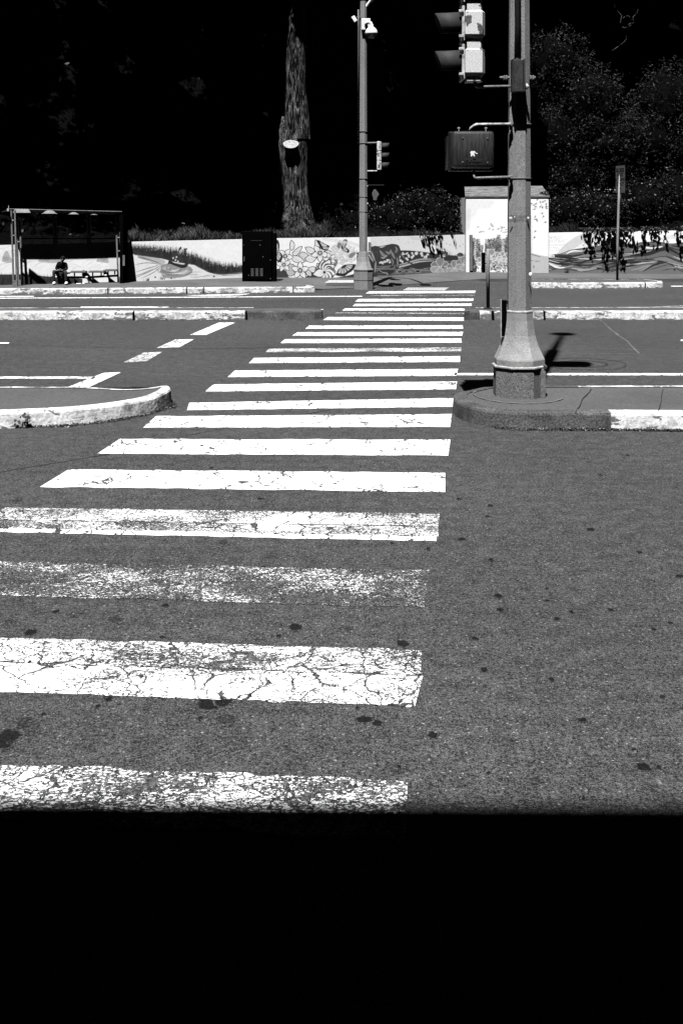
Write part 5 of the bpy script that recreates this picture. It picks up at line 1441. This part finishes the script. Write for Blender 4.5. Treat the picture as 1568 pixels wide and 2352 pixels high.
# tall trees: trunks rise out of the frame, crowns above added and spaced to shade the bank
def shade_crown(x0, x1, y0, y1, n, size, parent, cf=.86, zc=13.4):
    """crown made of many overlapping rounded clumps spread over its footprint"""
    blobs = []; rs = random.Random(int((x0+40)*10))
    nx, ny = max(2, round((x1-x0)/2.3)), max(3, round((y1-y0)/2.6))
    for i in range(nx):
        for j in range(ny):
            cx, cy = x0+(i+.5)*(x1-x0)/nx, y0+(j+.5)*(y1-y0)/ny
            blobs.append((cx+rs.uniform(-.3,.3), cy+rs.uniform(-.3,.3), zc+rs.uniform(-.5,.6)+(2.2 if 0 < j < ny-1 else .2)*rs.random(), (x1-x0)/nx*.66, (y1-y0)/ny*.66, rs.uniform(1.8,2.6)))
    C = shell_points(blobs, n, .35); v, f, tn = leaf_arrays(C, size, aspect=.6, tone=(.012,.03), hi=.05, him=.06)
    np_mesh('crown', v-np.array(parent.location[:]), f, m_leaf, parent, tn)
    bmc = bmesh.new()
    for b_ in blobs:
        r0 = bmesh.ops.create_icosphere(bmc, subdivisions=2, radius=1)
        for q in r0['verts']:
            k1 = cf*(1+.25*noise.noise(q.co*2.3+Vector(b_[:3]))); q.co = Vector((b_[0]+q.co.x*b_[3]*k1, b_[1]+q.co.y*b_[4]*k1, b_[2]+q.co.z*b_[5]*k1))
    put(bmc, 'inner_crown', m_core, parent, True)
def trunk_bm(path, radii, n=28, flare=0, amp=.09):
    """bark-ridged trunk"""
    bm = bmesh.new(); pts = [Vector(p_) for p_ in path]
    fine, rf = [], []
    for i in range(len(pts)-1):
        m_ = 10
        for j in range(m_): t_ = j/m_; fine.append(pts[i].lerp(pts[i+1], t_)); rf.append(radii[i]+(radii[i+1]-radii[i])*t_)
    fine.append(pts[-1]); rf.append(radii[-1]); rings = []
    z0 = fine[0].z
    for p_, r1 in zip(fine, rf):
        ring = []
        for j in range(n):
            a = 2*math.pi*j/n; k1 = 1+amp*noise.noise(Vector((math.cos(a)*3, math.sin(a)*3, p_.z*.35)))*2
            if flare: k1 += flare*max(0, 1-(p_.z-z0)/2.1)**2*(.6+.8*abs(math.sin(a*2.5+.4)))
            ring.append(bm.verts.new(p_+Vector((math.cos(a)*r1*k1, math.sin(a)*r1*k1, 0))))
        rings.append(ring)
    for a, c in zip(rings, rings[1:]):
        for j in range(n): bm.faces.new((a[j], a[(j+1)%n], c[(j+1)%n], c[j]))
    bm.faces.new(rings[-1])
    return bm
dT = 35.3; uT = dT/F
main = thing('big_tree', 'massive furrowed tree trunk with a pale sawn branch end behind the wall', 'tree', P(680,545,dT))
put(trunk_bm([P(681,548,dT), P(678,500,dT), P(676,440,dT), P(674,380,dT), P(674,330,dT), P(676,300,dT)], [33*uT,30*uT,30*uT,31*uT,33*uT,29*uT], 40, .85), 'trunk', m_bark, main, True)
put(trunk_bm([P(682,320,dT), P(682,270,dT), P(680,210,dT), P(680,120,dT), P(683,40,dT), P(688,-60,dT+.3), P(690,-300,dT+1)], [31*uT,28*uT,23*uT,20*uT,18.5*uT,16*uT,11*uT], 30), 'stem', m_bark, main, True)
put(trunk_bm([P(657,345,dT-.05), P(655,300,dT-.02), P(652,268,dT+.35)], [16*uT,14*uT,5*uT], 20), 'side_stem', m_bark, main, True)
bm = bmesh.new(); c = P(668,333,dT-.57)
tube(bm, [c+Vector((0,.5,-.25)), c+Vector((0,.02,-.02))], [.2,.22], 20)
cb2 = put(bm, 'cut_branch', m_bark, main, True)
bm = bmesh.new(); vs_ = []
Mr = Matrix.Rotation(R(-35),3,'X')
for i in range(28):
    a = 2*math.pi*i/28; rr_ = .255*(1+.06*math.sin(a*3)); vs_.append(bm.verts.new(c+Vector((0,-.03,.03))+Mr@Vector((math.cos(a)*rr_*.98, 0.0-.0, 0))+Vector((0, -.0+math.sin(a)*.11, math.sin(a)*.135))))
bm.faces.new(vs_); m_cut = mat_grain('sawn_wood', .16, .5, 14, big=.2, stretch=(1,1,3), bump=.1)
put(bm, 'sawn_face', m_cut, cb2)
shade_crown(-3.7, -.9, 32.9, 50, 14000, .35, main, cf=.80)  # unseen crown, front edge set to shade the upper stem
lbl = ['tall dark tree trunk just left of the big sawn trunk', 'tall dark tree standing behind the bus shelter', 'tall dark tree behind the round shrub', 'tall dark tree behind the painted block', 'tall dark tree at the right edge behind the hedge', 'tall dark tree at the far left edge']
for i, (X, Y, x0_, x1_, y0_, y1_, cf) in enumerate(((-5.5,44,-8.6,-3.5,29.3,50,.95),(-10.5,42,-15,-8.5,28.6,50,.72),(3.2,46,-1.6,6.2,34.6,50,.97),(7.5,47,6,11,39.3,52,.95),(14.5,48,11,21,40.3,52,.95),(-17,41,-26,-15,29.5,50,.72))):
    t = thing('tall_tree', lbl[i], 'tree', (X, Y, zter(X, Y)-.3), 'tall trees shading the bank')
    z0 = zter(X, Y)-.3
    put(trunk_bm([(X,Y,z0),(X+.1,Y,z0+3),(X-.1,Y,z0+7),((x0_+x1_)/2,(y0_+y1_)/2,13)], [.38,.32,.27,.15], 16, .3), 'trunk', m_bark, t, True)
    shade_crown(x0_, x1_, y0_, y1_, 15000, .38, t, cf=cf)

# undergrowth on the bank, its shade put into near-black leaf tones
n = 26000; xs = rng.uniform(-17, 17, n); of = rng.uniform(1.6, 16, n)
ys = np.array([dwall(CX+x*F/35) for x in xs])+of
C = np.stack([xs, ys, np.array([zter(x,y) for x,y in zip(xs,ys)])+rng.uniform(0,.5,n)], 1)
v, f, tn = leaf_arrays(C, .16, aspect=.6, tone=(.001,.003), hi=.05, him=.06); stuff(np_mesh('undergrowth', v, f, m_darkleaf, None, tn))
# grass on the bank just behind the wall
def grass(xa, xb, n, depth, hmin, hmax, name='grass', tone=(.02,.10)):
    x = rng.uniform(xa, xb, n); of = .25+rng.random(n)**1.2*depth
    d = np.array([dwall(q) for q in x])+of; X = (x-CX)*np.array([dwall(q) for q in x])/F
    z_ = np.array([zter(a, b_) for a, b_ in zip(X, d)])-.02
    hp = np.array([.7+.6*noise.noise(Vector((float(q)*.012, 0, 0)))+.5*noise.noise(Vector((float(q)*.05, 3, 0))) for q in x])
    h_ = rng.uniform(hmin, hmax, n)*np.clip(hp,.3,1.4); w_ = rng.uniform(.008,.02,n); ln = rng.normal(0,.10,n); ly = rng.normal(0,.08,n)
    b0 = np.stack([X-w_, d, z_],1); b1 = np.stack([X+w_, d, z_],1); m0 = np.stack([X+ln*.4+w_*.8, d+ly*.4, z_+h_*.6],1); t0 = np.stack([X+ln, d+ly, z_+h_],1)
    v = np.stack([b0,b1,m0,t0],1).reshape(-1,3); f = np.arange(n*4).reshape(n,4)
    tn = rng.uniform(tone[0],tone[1],n)*np.clip(.6+.8*np.abs(np.sin(x*.11+2*np.sin(x*.03))),.4,1.3)
    return stuff(np_mesh(name, v, f, m_grass, None, np.repeat(tn,4)))
grass(290, 760, 24000, 1.7, .12, .5, tone=(.001,.085))
grass(760, 1070, 5000, .8, .1, .3, tone=(.004,.03))
grass(1262, 1330, 1500, .8, .2, .6, tone=(.004,.03))
grass(-400, -60, 3000, 1.2, .1, .4, tone=(.004,.04))

# sprays of leaves hanging forward over the wall tops (they throw the dappled shade on the paint)
def sprays(label, cols, topt, nl=26):
    t = thing('overhanging_branch', label, 'branch', P(cols[0][0], interp(cols[0][0], topt), dwall(cols[0][0])))
    pts = []; bm = bmesh.new()
    for x, reach, wd in cols:
        d = dwall(x); top = P(x, interp(x, topt), d)
        tube(bm, [top+Vector((0,.35,.0)), top+Vector((.02,.1,.10)), top+Vector((wd*.3,-reach*.5,.12)), top+Vector((wd*.5,-reach,.05))], [.012,.01,.006,.003], 5, False)
        for i in range(int(nl*(.5+reach*2.2))):
            s_ = random.random(); pts.append((top.x+wd*.5*s_+random.gauss(0,.05), top.y+.15-(reach+.15)*s_, top.z+.10+random.uniform(-.05,.06)-.06*s_))
    put(bm, 'twig', m_twig, t)
    v, f, tn = leaf_arrays(np.array(pts), .115, aspect=.55, up=.8, tone=(.01,.03), hi=.15, him=.1)
    np_mesh('leaf_spray', v-np.array(t.location[:]), f, m_leaf, t, tn)
cols = []
for x, rch in ((1345,.36),(1352,.46),(1340,.30),(1368,.22),(1378,.30),(1392,.34),(1375,.52),(1385,.62),(1398,.44),(1405,.3),(1412,.42),(1418,.60),(1422,.72),(1430,.30),(1450,.34),(1445,.24),(1475,.42),(1478,.3),(1495,.30),(1510,.26),(1525,.34),(1500,.2),(1550,.3),(1560,.45),(1575,.4),(1600,.5),(1640,.4),(1690,.5)):
    cols.append((x, rch, random.uniform(-.1,.1)))
sprays('leafy sprays hanging over the top of the right mural wall', cols, TYR)
sprays('short leafy sprays over the left wall beside the painted block', [(968,.12,.05),(978,.18,0),(988,.24,.05),(998,.2,0),(1006,.26,.03),(1010,.12,0),(1037,.08,0)], TYL, 20)
sprays('dark sprig leaning on the right corner of the painted block', [(1246,.1,0),(1252,.16,.05)], [(1200,449),(1300,449)], 26)

# weeds and litter along kerbs and wall foot
def litter(path, n, spread, z0, label=None, sz=.025, name='leaf_litter'):
    P_ = dense([G(*p_) for p_ in path], .05); C = []
    for i in range(n):
        q = random.choice(P_); g1 = .5+.9*noise.noise(Vector((q.x*1.3, 2, 0)))
        if random.random() > g1+.2: continue
        C.append((q.x+random.gauss(0,.03), q.y-abs(random.gauss(0,spread)), z0+random.uniform(.004,.022)))
    v, f, tn = leaf_arrays(np.array(C), sz, up=1.0, tone=(.004,.05), hi=.12, him=.3)
    return stuff(np_mesh(name, v, f, m_grass, None, tn))
litter([(60,981),(150,979),(250,969),(330,955),(395,935)], 1500, .03, 0)
litter([(1141,983),(1200,988),(1324,987),(1450,988),(1600,990)], 2300, .035, 0)
litter([(0,736),(400,736),(700,736)], 500, .03, 0, sz=.03)
litter([(-20,655.5),(310,647.2),(557,638)], 700, .04, .16, sz=.04)
litter([(1230,627.5),(1400,629),(1568,631)], 600, .04, .15, sz=.04)
def tuft(px, d, n, h):
    p_ = P(*px, d); bm = bmesh.new()
    for i in range(n):
        a = random.uniform(-.5,.5); l_ = random.uniform(.4,1)*h
        b0 = p_+Vector((random.gauss(0,.04),0,0)); bm.faces.new([bm.verts.new(b0+Vector((-.006,0,0))), bm.verts.new(b0+Vector((.006,0,0))), bm.verts.new(b0+Vector((math.sin(a)*l_,-.02,math.cos(a)*l_)))])
    return bm
for px, dd, n_, h_, lb in (((374,642),31.85,22,.13,'dark weed tuft at the wall foot below the painted boat'),((339,645),31.7,16,.14,'thin dry weed at the wall foot beside the shelter shadow'),((1300,627),35.95,22,.2,'spiky weed tuft at the foot of the hill mural'),((395,641),32.0,10,.1,'smallest weed tuft at the wall foot near the cabinet')):
    tag(put(tuft(px, dd, n_, h_), 'weed', m_soil), lb, 'weed', 'weeds at the wall foot')
tb = tuft((0,0),1,1,.1); tb.free()
bm = bmesh.new()
for i in range(120):
    g = G(random.gauss(395,5), random.gauss(934,3)); a = random.uniform(-.9,.9); l_ = random.uniform(.02,.07)
    bm.faces.new([bm.verts.new(g+Vector((-.004,0,0))), bm.verts.new(g+Vector((.004,0,0))), bm.verts.new(g+Vector((math.sin(a)*l_,-.01,math.cos(a)*l_)))])
tag(put(bm, 'weed', m_litter), 'low grassy weed at the nose of the left traffic island', 'weed')

# ------------------------------------------------------------------ building behind the camera (its shadow lies across the foreground)
bt = thing('apartment_building', 'tall plain building behind the viewer shading the foreground', 'building', (0,-9,0))
Hb = 16.35
bm = bmesh.new(); box(bm, (0,-9.5,Hb/2), (60,13,Hb))
bdy = put(bm, 'wall', m_brick, bt); bdy.rotation_euler = (0,0,0)
bm = bmesh.new()
for i in range(14):
    for j in range(5):
        box(bm, (-27+i*4.15, -2.99, 2.0+j*3.0), (1.7,.08,1.6))
    bmx = None
stuffw = put(bm, 'windows', m_glassd, bt); stuffw['kind'] = 'stuff'
bt.rotation_euler = (0,0,R(-.6))
